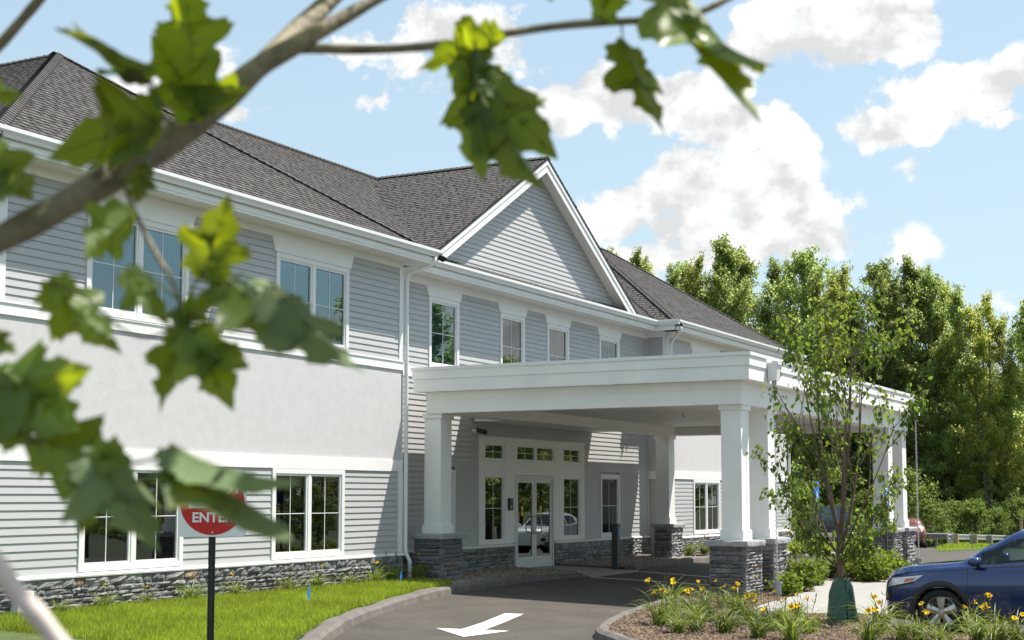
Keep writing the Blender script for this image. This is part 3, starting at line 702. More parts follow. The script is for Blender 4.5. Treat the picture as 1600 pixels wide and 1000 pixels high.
# ------------------------------------------------------------------ the building
L_Y, C_Y = 15.40, 16.015
WL0, WL1, WR0, WR1 = 13.85, 24.07, 37.92, 48.8
B = thing('clubhouse', 'long grey clapboard building with white trim, stone base and dark hipped roof', 'building')
UPW_L = [(15.5, 17.72), (19.98, 22.18)]; LOW_L = [(15.48, 17.7), (19.95, 22.1)]
UPW_C = [(26.05, 27.3), (29.2, 30.4), (31.6, 32.8), (34.65, 35.95)]
def window(x0, x1, z0, z1, y, sashes, glass, blind=0.0, cas=0.085, casing=True, lites=(2, 2), label=None):
    mb = MB()
    if casing: mb.frame(x0, x1, z0, z1, y - 0.034, y + 0.05, cas)
    else: mb.frame(x0, x1, z0, z1, y - 0.012, y + 0.05, 0.03)
    c = cas if casing else 0.03
    a0, a1, b0, b1 = x0 + c, x1 - c, z0 + c, z1 - c
    w = mb.build('window', M['white2'], B)
    if label: w['label'] = label
    mw = 0.075; sw = (a1 - a0 - mw * (sashes - 1)) / sashes
    if sashes == 2:
        newobj('mullion', MB().box(a0 + sw, a0 + sw + mw, y - 0.024, y + 0.05, b0, b1).mesh('mullion', M['white2']), w)
    for i in range(sashes):
        s0 = a0 + i * (sw + mw); s1 = s0 + sw
        newobj('sash', MB().frame(s0, s1, b0, b1, y - 0.012, y + 0.045, 0.042).mesh('sash', M['white2']), w)
        g0, g1, h0, h1 = s0 + .042, s1 - .042, b0 + .042, b1 - .042
        newobj('pane', MB().quad((g0, y + .016, h0), (g1, y + .016, h0), (g1, y + .016, h1), (g0, y + .016, h1)).mesh('pane', glass), w)
        gm = MB()
        for k in range(1, lites[0]): xx = g0 + (g1 - g0) * k / lites[0]; gm.box(xx - .0065, xx + .0065, y + .010, y + .022, h0, h1)
        for k in range(1, lites[1]):
            zz = h0 + (h1 - h0) * k / lites[1]
            gm.box(g0, g1, y + .0085, y + .0235, zz - .0065, zz + .0065)
        newobj('muntin', gm.mesh('muntin', M['white2']), w)
        if blind > 0:
            bm_ = MB(); zt = h1; ns = int((h1 - h0) * blind / 0.05)
            bm_.box(g0, g1, y + .07, y + .12, zt - 0.06, zt)
            for k in range(ns):
                zz = zt - 0.06 - k * 0.05
                bm_.quad((g0, y + .075, zz - .042), (g1, y + .075, zz - .042), (g1, y + .105, zz), (g0, y + .105, zz))
            newobj('blind', bm_.mesh('blind', M['blind']), w)
    return w
def header(x0, x1, z0, z1, y, ft=0.13, fb=0.045):
    mb = MB(); y0, y1 = y - 0.042, y
    a = [(x0 - fb, y0, z0), (x1 + fb, y0, z0), (x1 + ft, y0, z1), (x0 - ft, y0, z1)]
    b = [(p[0], y1, p[2]) for p in a]; mb.add(a + b, [(0, 1, 2, 3), (7, 6, 5, 4), (0, 4, 5, 1), (1, 5, 6, 2), (2, 6, 7, 3), (3, 7, 4, 0)])
    return mb.build('window_header', M['white'], B)
TW = 0.26
holesL = [(a + .02, b - .02, 4.40, 5.92) for a, b in UPW_L] + [(a + .02, b - .02, .64, 2.17) for a, b in LOW_L]
holesC = [(a + .02, b - .02, 4.44, 5.93) for a, b in UPW_C] + [(34.69, 35.88, .64, 2.26), (26.02, 27.14, .64, 2.26), (28.44, 29.40, .66, 2.2), (32.45, 33.45, .66, 2.2), (28.44, 29.40, 2.5, 2.93), (32.45, 33.45, 2.5, 2.93), (29.98, 31.97, 2.5, 2.93), (29.95, 31.86, -.05, 2.12)]
LOW_R = [(39.8, 42.0), (44.4, 46.6)]
holesR = [(a + .02, b - .02, .64, 2.15) for a, b in LOW_R] + [(a + .02, b - .02, 4.40, 5.92) for a, b in LOW_R]
walls = {}
for nm, x0, x1, y, hs in (('l', WL0, WL1, L_Y, holesL), ('c', WL1, WR0, C_Y, holesC), ('r', WR0, WR1, L_Y, holesR)):
    mb = MB(); wallcells(mb, x0, x1, -0.3, 6.5, y + 0.04, TW, hs)
    if nm == 'c':   # gable wall above the skirt roof
        mb.poly([(25.9, C_Y + .04, 6.5), (36.1, C_Y + .04, 6.5), (31.0, C_Y + .04, 9.75)])
    walls[nm] = mb.build('wall', [M['siding'], M['reveal']], B)
mb = MB()
mb.box(WL1 - .25, WL1, L_Y + .013, C_Y + 1.0, -.3, 6.5); mb.box(WR0, WR0 + .25, L_Y + .013 + .26, C_Y + .3, -.3, 6.5)
mb.box(WL0, WL0 + .2, L_Y + .28, 34, -.3, 6.5); mb.box(WR1 - .2, WR1, L_Y + .28, 34, -.3, 6.5)
mb.box(WL0, WR1, 33.8, 34, -.3, 6.5); mb.box(WL1 - .2, WL1, 17.1, 30, -.3, 6.5)
mb.build('wall', M['siding'], B)
mb = MB()   # rooms seen dimly through the glass
mb.box(WL0 + .25, WR1 - .25, 19.6, 19.8, -.2, 6.4); mb.box(WL0 + .25, WL1 - .3, L_Y + .3, 19.6, 2.75, 3.75); mb.box(WL1 - .2, WR0 - .1, C_Y + .3, 19.6, 3.0, 3.9); mb.box(WR0 + .3, WR1 - .3, L_Y + .3, 19.6, 2.75, 3.75)
mb.box(WL0 + .25, WR1 - .25, 16.4, 19.6, -.2, -.02); mb.box(WL0 + .25, WR1 - .25, 16.4, 19.6, 6.3, 6.4)
for x in (18.8, 28.2, 34.1, 38.5, 43.2): mb.box(x - .06, x + .06, 16.5, 19.6, 0, 6.3)
mb.build('interior', M['room'], B)

siding(walls['l'], WL0 + .1, WL1 - .145, .615, 2.19, L_Y, [(a, b, .5, 2.2) for a, b in LOW_L])
siding(walls['l'], WL0 + .1, WL1 - .145, 4.355, 6.2, L_Y, [(a, b, 4.3, 6.3) for a, b in UPW_L])
siding(walls['c'], WL1, WR0, 4.385, 6.16, C_Y, [(a, b, 4.2, 6.3) for a, b in UPW_C])
siding(walls['c'], WL1, WR0, .62, 4.18, C_Y, [(34.67, 35.9, .5, 2.28), (26.0, 27.16, .5, 2.28), (28.2, 33.66, .3, 3.05)])
gb_ = None
for k in range(27):
    z = 6.80 + k * EXPO; w0 = (9.73 - z) / .59; w1 = (9.73 - z - EXPO) / .59
    if w1 <= 0.02: break
    me = board_mesh('siding_board', -w0, w0, -w1, w1); newobj('siding_board', me, walls['c'], (31.0, C_Y, z))
mb = MB()
siding(None, WR0 + .12, WR1 - .1, .58, 2.17, L_Y, [(a, b, .5, 2.2) for a, b in LOW_R], merge=mb)
siding(None, WR0 + .12, WR1 - .1, 4.355, 6.2, L_Y, [(a, b, 4.3, 6.3) for a, b in LOW_R], merge=mb)
# narrow return wall at the right wing, facing -X
for za, zb in ((.6, 2.19), (4.36, 6.2)):
    n = int((zb - za) / EXPO)
    for k in range(n):
        z = za + k * (zb - za) / n; z2 = za + (k + 1) * (zb - za) / n; x = WR0
        mb.quad((x - .013, C_Y, z), (x - .013, L_Y + .01, z), (x - .002, L_Y + .01, z2), (x - .002, C_Y, z2)); mb.quad((x, C_Y, z), (x, L_Y + .01, z), (x - .013, L_Y + .01, z), (x - .013, C_Y, z))
so_ = mb.build('siding_boards', M['siding'], walls['r']); so_['kind'] = 'stuff'

# stucco panels, belts, corner boards, frieze
for x0, x1 in ((WL0 + .002, WL1 - .002), (WR0 + .002, WR1 - .002)):
    MB().box(x0, x1, L_Y - .006, L_Y + .01, 2.40, 4.18).build('stucco_panel', M['stucco'], B)
    mb = MB(); mb.box(x0, x1, L_Y - .032, L_Y + .01, 2.19, 2.40); mb.box(x0, x1, L_Y - .030, L_Y + .01, 4.18, 4.34); mb.box(x0, x1, L_Y - .045, L_Y + .01, 4.34, 4.356)
    mb.build('belt_board', M['white'], B)
    mb = MB(); mb.box(x0, x1, L_Y - .024, L_Y + .01, 6.2, 6.34); mb.build('frieze_board', M['white'], B)
mb = MB(); mb.box(WL1, WR0, C_Y - .024, C_Y + .01, 6.16, 6.34); mb.build('frieze_board', M['white'], B)
mb = MB(); mb.box(WR0 - .024, WR0 - .001, L_Y, C_Y - .025, 6.2, 6.34); mb.build('frieze_board', M['white'], B)
MB().box(WL1, 26.03, C_Y - .03, C_Y + .01, 4.18, 4.385).build('belt_board', M['white'], B)
MB().box(27.32, WR0 - .01, C_Y - .03, C_Y + .01, 4.18, 4.385).build('belt_board', M['white'], B)
MB().box(WR0 - .016, WR0 - .001, L_Y + .0, C_Y - .031, 2.40, 4.18).build('stucco_panel', M['stucco'], B)
MB().box(WR0 - .03, WR0 - .001, L_Y + .0, C_Y - .031, 2.19, 2.40).build('belt_board', M['white'], B)
for x, s in ((WL1, -1), (WR1, -1), (WL0, 1), (WR0, 1)):
    for z0, z1 in ((.62, 2.19), (4.356, 6.2)):
        mb = MB(); mb.box(x, x + s * .14, L_Y - .026, L_Y + .02, z0, z1)
        mb.box(x - s * .02, x, L_Y - .026, L_Y + .13, z0, z1)
        mb.build('corner_board', M['white2'], B)
MB().box(WL1 + .001, WL1 + .016, L_Y - .02, C_Y - .03, .62, 6.2).build('corner_board', M['white2'], B)
MB().box(WR0 - .03, WR0 - .014, C_Y - .02, C_Y, .6, 6.16).build('corner_board', M['white2'], B)
# sill trim on top of the stone
def sillrun(x0, x1, y, z=0.60):
    mb = MB(); mb.prism([(y + .01, z - .05), (y - .075, z - .05), (y - .08, z - .025), (y - .05, z), (y + .01, z + .02)], 0, x0, x1); return mb.build('water_table', M['white2'], B)
sillrun(WL0 - .03, WL1 + .02, L_Y); sillrun(WL1 + .021, 29.84, C_Y); sillrun(31.98, WR0 - .02, C_Y); sillrun(WR0 - .03, WR1, L_Y, .55)
# stone base
def stonebase(x0, x1, y, z1, single, seed, kind=None):
    p = MB().box(x0, x1, y - .03, y + .011, -.4, z1).build('stone_base', M['mortar'], B)
    stones(p, (x0, y - .032), 0, x1 - x0, -.12, z1, single=single, seed=seed); return p
stonebase(WL0, WL1, L_Y, .55, True, 21)
stonebase(WL1 + .03, 29.83, C_Y, .55, False, 22); stonebase(31.99, WR0 - .03, C_Y, .55, False, 23); stonebase(WR0, WR1, L_Y, .50, False, 24)
# windows
for a, b in UPW_L: window(a, b, 4.37, 5.94, L_Y, 2, M['glass_up'], 0.42); header(a, b, 5.945, 6.2, L_Y)
for a, b in LOW_L: window(a, b, .62, 2.187, L_Y, 2, M['glass'], 0.06)
for i, (a, b) in enumerate(UPW_C):
    window(a, b, 4.42, 5.95, C_Y, 1, M['glass_up'] if i == 0 else M['glass'], (0.95, 0.05, 0.0, 0.05)[i]); header(a, b, 5.955, 6.16, C_Y, .12)
for a, b in LOW_R: window(a, b, .59, 2.187, L_Y, 2, M['glass'], 0.05); window(a, b, 4.37, 5.94, L_Y, 2, M['glass_up'], 0.4); header(a, b, 5.945, 6.2, L_Y)
window(34.67, 35.9, .62, 2.28, C_Y, 1, M['glass'], 0.05); window(26.0, 27.16, .62, 2.28, C_Y, 1, M['glass'], 0.05)

# entrance: white surround with transoms, sidelights and a pair of glazed doors
mb = MB(); ys, ye = C_Y - .03, C_Y + .012
xs_ = [28.2, 28.44, 29.40, 29.86, 31.95, 32.45, 33.45, 33.66]
mb.box(28.2, 33.66, ys, ye, 2.93, 3.02); mb.box(28.2, 33.66, ys, ye, 2.2, 2.5)
mb.box(28.2, 28.44, ys, ye, .62, 2.2); mb.box(28.2, 28.44, ys, ye, 2.5, 2.93)
mb.box(29.40, 29.90, ys, ye, .62, 2.2); mb.box(29.40, 29.98, ys, ye, 2.5, 2.93); mb.box(31.91, 32.45, ys, ye, .62, 2.2); mb.box(31.97, 32.45, ys, ye, 2.5, 2.93)
mb.box(33.45, 33.66, ys, ye, .62, 2.2); mb.box(33.45, 33.66, ys, ye, 2.5, 2.93); mb.box(28.44, 29.40, ys, ye, .62, .66); mb.box(32.45, 33.45, ys, ye, .62, .66)
mb.box(28.16, 33.70, ys - .02, ye, 3.02, 3.06); mb.box(28.2, 28.3, ys - .008, ys, .62, 3.02); mb.box(33.56, 33.66, ys - .008, ys, .62, 3.02)
mb.build('entrance_surround', M['white'], B)
for a, b in ((28.44, 29.40), (32.45, 33.45)):
    w = window(a, b, .66, 2.2, C_Y, 1, M['glass_door'], 0.0, casing=False); w.name = 'sidelight'
    w = window(a, b, 2.5, 2.93, C_Y, 1, M['glass_door'], 0.0, casing=False); w.name = 'transom_window'
w = window(29.98, 31.97, 2.5, 2.93, C_Y, 2, M['glass_door'], 0.0, casing=False); w.name = 'transom_window'
mb = MB(); mb.box(29.90, 29.96, ys - .015, ye, 0, 2.19); mb.box(31.85, 31.91, ys - .015, ye, 0, 2.19); mb.box(29.96, 31.85, ys - .015, ye, 2.13, 2.19)
mb.build('door_frame', M['alu'], B)
for i, (a, b) in enumerate(((29.965, 30.90), (30.91, 31.845))):
    y0, y1 = C_Y - .02, C_Y + .025
    d = MB().frame(a, b, .02, 2.125, y0, y1, .105, wb=.26).build('door', M['alu'], B)
    newobj('pane', MB().quad((a + .105, C_Y, .28), (b - .105, C_Y, .28), (b - .105, C_Y, 2.02), (a + .105, C_Y, 2.02)).mesh('pane', M['glass_door']), d)
    hx = b - .06 if i == 0 else a + .06; s = -1 if i == 0 else 1
    h = MB(); h.tube([(hx, y0, .82), (hx, y0 - .06, .84), (hx + s * .13, y0 - .08, .86), (hx + s * .15, y0 - .08, .94), (hx + s * .15, y0 - .08, 1.13), (hx + s * .13, y0 - .08, 1.2), (hx, y0 - .06, 1.22), (hx, y0, 1.24)], .013, 8)
    newobj('handle', h.mesh('handle', M['steel']), d)
    for zz in (1.42, 1.30):
        newobj('sticker', MB().lathe([(0, 0), (.062, 0), (.062, .002), (0, .002)], 16, axis='y', c=((a + b) / 2 - .12, C_Y - .004, zz)).mesh('sticker', M['yellow']), d)
    hxx = a if i == 0 else b
    for zz in (.25, 1.1, 1.95): newobj('hinge', MB().box(hxx - .012, hxx + .012, y0 - .022, y0, zz - .06, zz + .06).mesh('hinge', M['steel']), d)
cb = MB().box(29.55, 29.72, ys - .055, ys, 1.38, 1.66).build('call_box', M['black'], B)
newobj('button', MB().box(29.60, 29.64, ys - .062, ys - .055, 1.44, 1.48).mesh('button', M['signwhite']), cb); newobj('button', MB().box(29.62, 29.65, ys - .062, ys - .055, 1.55, 1.57).mesh('button', M['red']), cb)
cmr = MB().tube([(27.95, C_Y, 3.15), (27.95, C_Y - .1, 3.15)], .05, 10).build('security_camera', M['white2'], B)
newobj('camera_body', MB().tube([(27.96, C_Y - .11, 3.17), (28.22, C_Y - .19, 3.13)], [.05, .055], 10).mesh('camera_body', M['black']), cmr)
fl = MB().box(18.62, 18.66, L_Y - .16, L_Y, 5.08, 5.16).build('flood_lamp', M['black'], B)
newobj('lamp_head', MB().box(18.45, 18.83, L_Y - .26, L_Y - .16, 5.0, 5.2).mesh('lamp_head', M['black']), fl); newobj('lamp_glass', MB().box(18.47, 18.81, L_Y - .27, L_Y - .262, 5.02, 5.18).mesh('lamp_glass', M['pipe']), fl)
# eaves: soffit, fascia, gutters, downspouts
def eave(x0, x1, yw, r0=0, r1=0):
    ye = yw - 0.47
    MB().box(x0, x1, ye, yw + .0, 6.335, 6.35).build('soffit', M['soffit'], B)
    mb = MB(); mb.box(x0, x1, ye - .02, ye, 6.315, 6.56); mb.box(x0, x1, ye - .035, ye - .02, 6.36, 6.44); mb.build('fascia', M['white'], B)
    y = ye - .022
    prof = [(y, 6.47), (y - .07, 6.455), (y - .085, 6.50), (y - .12, 6.545), (y - .122, 6.60), (y - .108, 6.603), (y - .106, 6.55), (y - .07, 6.50), (y, 6.50)]
    g = MB().prism(prof, 0, x0 - .0, x1 + .0).build('gutter', M['gutter'], B); return g
eave(13.12, 24.60, L_Y); eave(24.605, 37.40, C_Y); eave(37.40, 49.3, L_Y)
mb = MB(); mb.box(37.38, 37.40, 14.95, 15.53, 6.315, 6.56); mb.build('fascia', M['white'], B)
MB().prism([(37.378, 6.47), (37.31, 6.455), (37.29, 6.50), (37.258, 6.545), (37.256, 6.60), (37.27, 6.603), (37.275, 6.55), (37.31, 6.5), (37.378, 6.5)], 1, 14.79, 15.42).build('gutter', M['gutter'], B)
MB().box(37.40, WR0, 14.93, C_Y, 6.335, 6.35).build('soffit', M['soffit'], B)
MB().box(24.58, 24.60, 14.93, 15.50, 6.315, 6.56).build('fascia', M['white'], B)
MB().box(WL1, 24.58, 14.95, C_Y - .45, 6.337, 6.352).build('soffit', M['soffit'], B)
def spout(pts, r=.042):
    o = MB().tube(pts, r, 10).build('downspout', M['gutter'], B, smooth=True); return o
xs = WL1 + .075
spout([(24.42, 14.86, 6.46), (24.42, 14.87, 6.36), (24.36, 14.95, 6.28), (xs + .1, 15.24, 6.18), (xs, 15.33, 6.1), (xs, 15.345, 5.9), (xs, 15.345, .72), (xs + .01, 15.34, .6), (xs + .04, 15.27, .45), (xs + .04, 15.27, .05)])
xr = WR0 + .16
spout([(37.62, 14.86, 6.47), (37.62, 14.87, 6.30), (37.68, 15.0, 6.2), (xr - .02, 15.27, 6.12), (xr, 15.33, 6.02), (xr, 15.345, 5.8), (xr, 15.345, .1)])
spout([(49.0, 14.87, 6.47), (49.0, 14.9, 6.3), (48.86, 15.25, 6.15), (48.86, 15.33, 6.0), (48.86, 15.34, .5), (48.88, 15.28, .4), (48.88, 15.28, -.15)])
pb = MB().box(14.22, 14.5, 15.2, 15.36, .12, .42).build('drain_box', M['gutter'], B); newobj('pipe', MB().tube([(14.27, 15.28, -.1), (14.27, 15.28, .12)], .035, 10).mesh('pipe', M['pipe']), pb)
# roofs
roof = MB().box(19.0, 44.4, 20.3, 20.6, 6.5, 9.5).build('roof', M['shingle_dark'], B)
RP = .664; RZ = 6.46
def fp(x, yo, dy): return (x, yo + dy, RZ + RP * dy)
cs = Vector((0, 1, RP)).normalized()
AL = (19.35, 20.08, RZ + RP * 5.25)
xl = 13.20; RPL = RP * 5.25 / (19.35 - xl); EO = .085; RE = RZ + RP * EO
roof_plane(roof, [(xl + EO, 14.83 + EO, RE), (24.60 - EO, 14.83 + EO, RE), AL], (1, 0, 0), cs, seed=1)
roof_plane(roof, [(xl, 34.0, RZ), (xl, 14.83, RZ), AL, (19.35, 34.0, AL[2])], (0, -1, 0), (1, 0, RPL), shingle_poly=[(xl, 27.0, RZ), (xl, 14.83, RZ), AL, (19.35, 27.0, AL[2])], seed=2)
roof_plane(roof, [(24.60, 14.83, RZ), (24.60, 33, RZ), (19.35, 33, AL[2]), AL], (0, 1, 0), (-1, 0, RP), shingle_poly=[(24.60, 14.83, RZ), (24.60, 15.44, RZ), (19.40, 20.65, AL[2] - .02), AL], seed=4)
RY = 20.65; RZT = RZ + RP * (RY - 15.44)
def vis_main(p):
    if 25.4 < p.x < 36.6:
        zg = 9.92 - .59 * abs(p.x - 31.0)
        if zg > p.z + .02 and p.y > C_Y + .15: return False
    t = (24.60 - p.x)
    if p.x < 24.6 and p.y - 15.44 > 24.6 - p.x + .9: return p.x > 19.5 - 0 and False or (p.y - 15.44 <= 99 and p.x > 24.6 - (p.y - 15.44) - .9)
    return True
roof_plane(roof, [(19.4, 15.44 + 5.2, RZ + RP * 5.2), (24.60 - EO, 15.44 + EO, RE), (37.40 + EO, 15.44 + EO, RE), (42.6, 15.44 + 5.2, RZ + RP * 5.2)], (1, 0, 0), cs, seed=5, cut=vis_main)
AR0 = (42.65, 20.08, AL[2]); AR1 = (44.05, 20.08, AL[2])
roof_plane(roof, [(37.40 + EO, 14.83 + EO, RE), (49.30 - EO, 14.83 + EO, RE), AR1, AR0], (1, 0, 0), cs, seed=6)
roof_plane(roof, [(37.40 + EO, 33, RE), (37.40 + EO, 14.83 + EO, RE), AR0, (42.65, 33, AL[2])], (0, -1, 0), (1, 0, RP), shingle_poly=[(37.40 + EO, 15.44, RE), (37.40 + EO, 14.83 + EO, RE), AR0, (42.6, 20.65, AL[2] - .02)], seed=7)
roof_plane(roof, [(49.30, 14.83, RZ), (49.30, 33, RZ), (44.05, 33, AL[2]), AR1], (0, 1, 0), (-1, 0, RP), shingle_poly=[(49.30, 14.83, RZ), (49.30, 16.0, RZ), (44.4, 20.4, 9.6), AR1], seed=8)
roof_plane(roof, [(19.4, 25.9, RZ), (42.6, 25.9, RZ), (42.6, RY - .02, RZT), (19.4, RY - .02, RZT)][::-1], (-1, 0, 0), (0, -1, RP), shingle_poly=[(30, 25.9, RZ), (29, 25.9, RZ), (29.5, 25.5, RZ + .1)], seed=9)
# cross gable
GX, GZ, GP, GY = 31.0, 9.92, .59, 15.655; gw = 5.47
roof_plane(roof, [(GX - gw, 15.84, GZ - GP * gw), (GX - gw, GY, GZ - GP * gw), (GX, GY, GZ), (GX, RY, GZ)], (0, -1, 0), (1, 0, GP), seed=10)
roof_plane(roof, [(GX + gw, GY, GZ - GP * gw), (GX + gw, 15.84, GZ - GP * gw), (GX, RY, GZ), (GX, GY, GZ)], (0, 1, 0), (-1, 0, GP), seed=11)
def rakeboard(s):
    mb = MB()
    def sec(x): return GZ - GP * abs(x - GX) - .045
    x0, x1 = GX + s * (gw - .02), GX
    for dy, t0, t1 in ((0.0, .0, .115), (.022, .115, .30)):
        y0, y1 = GY + .012 + dy, GY + .06
        a = [(x0, y0, sec(x0) - t0), (x1, y0, sec(x1) - t0), (x1, y0, sec(x1) - t1), (x0, y0, sec(x0) - t1)]; b = [(p[0], y1, p[2]) for p in a]
        mb.add(a + b, [(0, 1, 2, 3), (7, 6, 5, 4), (0, 4, 5, 1), (1, 5, 6, 2), (2, 6, 7, 3), (3, 7, 4, 0)])
    mb.build('rake_board', M['white'], B)
    mb = MB(); a = [(x0, GY + .06, sec(x0) - .19), (x1, GY + .06, sec(x1) - .19), (x1, C_Y + .0, sec(x1) - .19), (x0, C_Y + .0, sec(x0) - .19)]
    mb.poly(a); mb.build('rake_soffit', M['soffit'], B)
rakeboard(-1); rakeboard(1)
d1 = Vector((0, -1, -RP)); d2 = Vector((1, 0, -RP))
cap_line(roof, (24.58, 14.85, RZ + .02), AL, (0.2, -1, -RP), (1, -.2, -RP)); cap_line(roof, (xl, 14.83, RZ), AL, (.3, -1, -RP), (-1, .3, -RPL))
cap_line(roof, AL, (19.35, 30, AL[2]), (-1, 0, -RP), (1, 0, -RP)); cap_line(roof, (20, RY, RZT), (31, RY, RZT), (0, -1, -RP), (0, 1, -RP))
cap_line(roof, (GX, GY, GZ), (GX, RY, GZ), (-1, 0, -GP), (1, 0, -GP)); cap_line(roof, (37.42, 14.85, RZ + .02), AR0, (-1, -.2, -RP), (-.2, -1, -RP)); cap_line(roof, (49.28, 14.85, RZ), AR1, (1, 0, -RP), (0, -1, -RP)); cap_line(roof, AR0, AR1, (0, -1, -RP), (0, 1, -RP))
SINGLES.sort(key=lambda q: q[0])
for d, mt, vi, rf in SINGLES[:290]:
    o = newobj('shingle', SHM[vi], rf); o.matrix_local = mt
V = []; F_ = []; MI = []
for vv, ff, mi in roof_rest:
    n0 = len(V); V += [tuple(p) for p in vv]; F_ += [tuple(n0 + i for i in t) for t in ff]; MI += mi
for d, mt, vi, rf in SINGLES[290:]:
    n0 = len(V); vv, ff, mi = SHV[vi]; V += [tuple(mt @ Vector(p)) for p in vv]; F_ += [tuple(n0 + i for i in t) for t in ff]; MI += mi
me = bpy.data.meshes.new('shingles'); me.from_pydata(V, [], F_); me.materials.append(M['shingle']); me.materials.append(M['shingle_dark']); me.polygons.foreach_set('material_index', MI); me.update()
o = newobj('shingles', me, roof); o['kind'] = 'stuff'
def rebase(root, base):
    base = Vector(base)
    for ch in root.children: ch.location = Vector(ch.location) - base
    root.location = base
rebase(B, (31.0, C_Y, 0))

# ------------------------------------------------------------------ the canopy over the drive
K = thing('porte_cochere', 'white flat-roofed entrance canopy on square columns with stone piers', 'canopy')
KX0, KX1, KY0, KY1 = 24.47, 37.85, 8.39, 15.38
def ring(z0, z1, out, name, m, inset=0.0):
    """closed rectangular band standing `out` beyond the fascia line"""
    mb = MB(); o = out; t = .06
    x0, x1, y0, y1 = KX0 - o, KX1 + o, KY0 - o, KY1 + o
    mb.box(x0, x1, y0, y0 + t, z0, z1); mb.box(x0, x1, y1 - t, y1, z0, z1); mb.box(x0, x0 + t, y0 + t, y1 - t, z0, z1); mb.box(x1 - t, x1, y0 + t, y1 - t, z0, z1)
    return mb.build(name, m, K)
ring(4.20, 4.262, .045, 'cap_flashing', M['gutter']); ring(4.025, 4.199, .022, 'fascia_board', M['white']); ring(3.775, 4.024, 0, 'fascia_board', M['white'])
MB().box(KX0 + .03, KX1 - .03, KY0 + .03, KY1 - .03, 4.12, 4.16).build('flat_roof', M['membrane'], K)
MB().box(KX0 + .06, KX1 - .06, KY0 + .06, KY1 - .06, 3.775, 3.79).build('eave_soffit', M['soffit'], K)
bx0, bx1, by0, by1 = 24.71, 37.42, 8.62, 15.22
mb = MB(); wd = .44
for x0, x1, y0, y1 in ((bx0, bx1, by0, by0 + wd), (bx0, bx1, by1 - wd, by1), (bx0, bx0 + wd, by0 + wd, by1 - wd), (bx1 - wd, bx1, by0 + wd, by1 - wd)):
    mb.box(x0, x1, y0, y1, 3.355, 3.775)
mb.build('beam', M['white'], K)
mb = MB(); e = .014
for x0, x1, y0, y1 in ((bx0 - e, bx1 + e, by0 - e, by0), (bx0 - e, bx1 + e, by1, by1 + e), (bx0 - e, bx0, by0, by1), (bx1, bx1 + e, by0, by1)):
    mb.box(x0, x1, y0, y1, 3.625, 3.774)
mb.build('beam_frieze', M['white'], K)
MB().box(bx0 + wd, bx1 - wd, by0 + wd, by1 - wd, 3.585, 3.60).build('ceiling', M['soffit'], K)
for x, y in ((28.2, 11.0), (33.5, 11.0), (28.2, 13.6), (33.5, 13.6)):
    MB().lathe([(0, 3.583), (.09, 3.583), (.11, 3.578), (.11, 3.585)], 16, c=(x, y, 0)).build('downlight', M['signwhite'], K)
for x, y in ((27.0, 12.2), (31.0, 12.2), (35.0, 12.2), (31, 10)):
    MB().lathe([(0, 3.50), (.03, 3.51), (.012, 3.53), (.012, 3.57), (.045, 3.575), (.045, 3.585)], 10, c=(x, y, 0)).build('sprinkler', M['steel'], K)
lk0, lk1 = 27.7, 34.35     # the middle of the roof runs on to the wall above the doors
MB().box(lk0, lk1, KY1 + .046, C_Y - .032, 3.775, 4.24).build('link_roof', M['white'], K); MB().box(lk0 + .02, lk1 - .02, KY1 + .06, C_Y - .04, 4.241, 4.252).build('flat_roof', M['membrane'], K)
MB().box(lk0 + .24, lk1 - .24, by1 + .016, C_Y - .05, 3.36, 3.774).build('link_beam', M['white'], K)
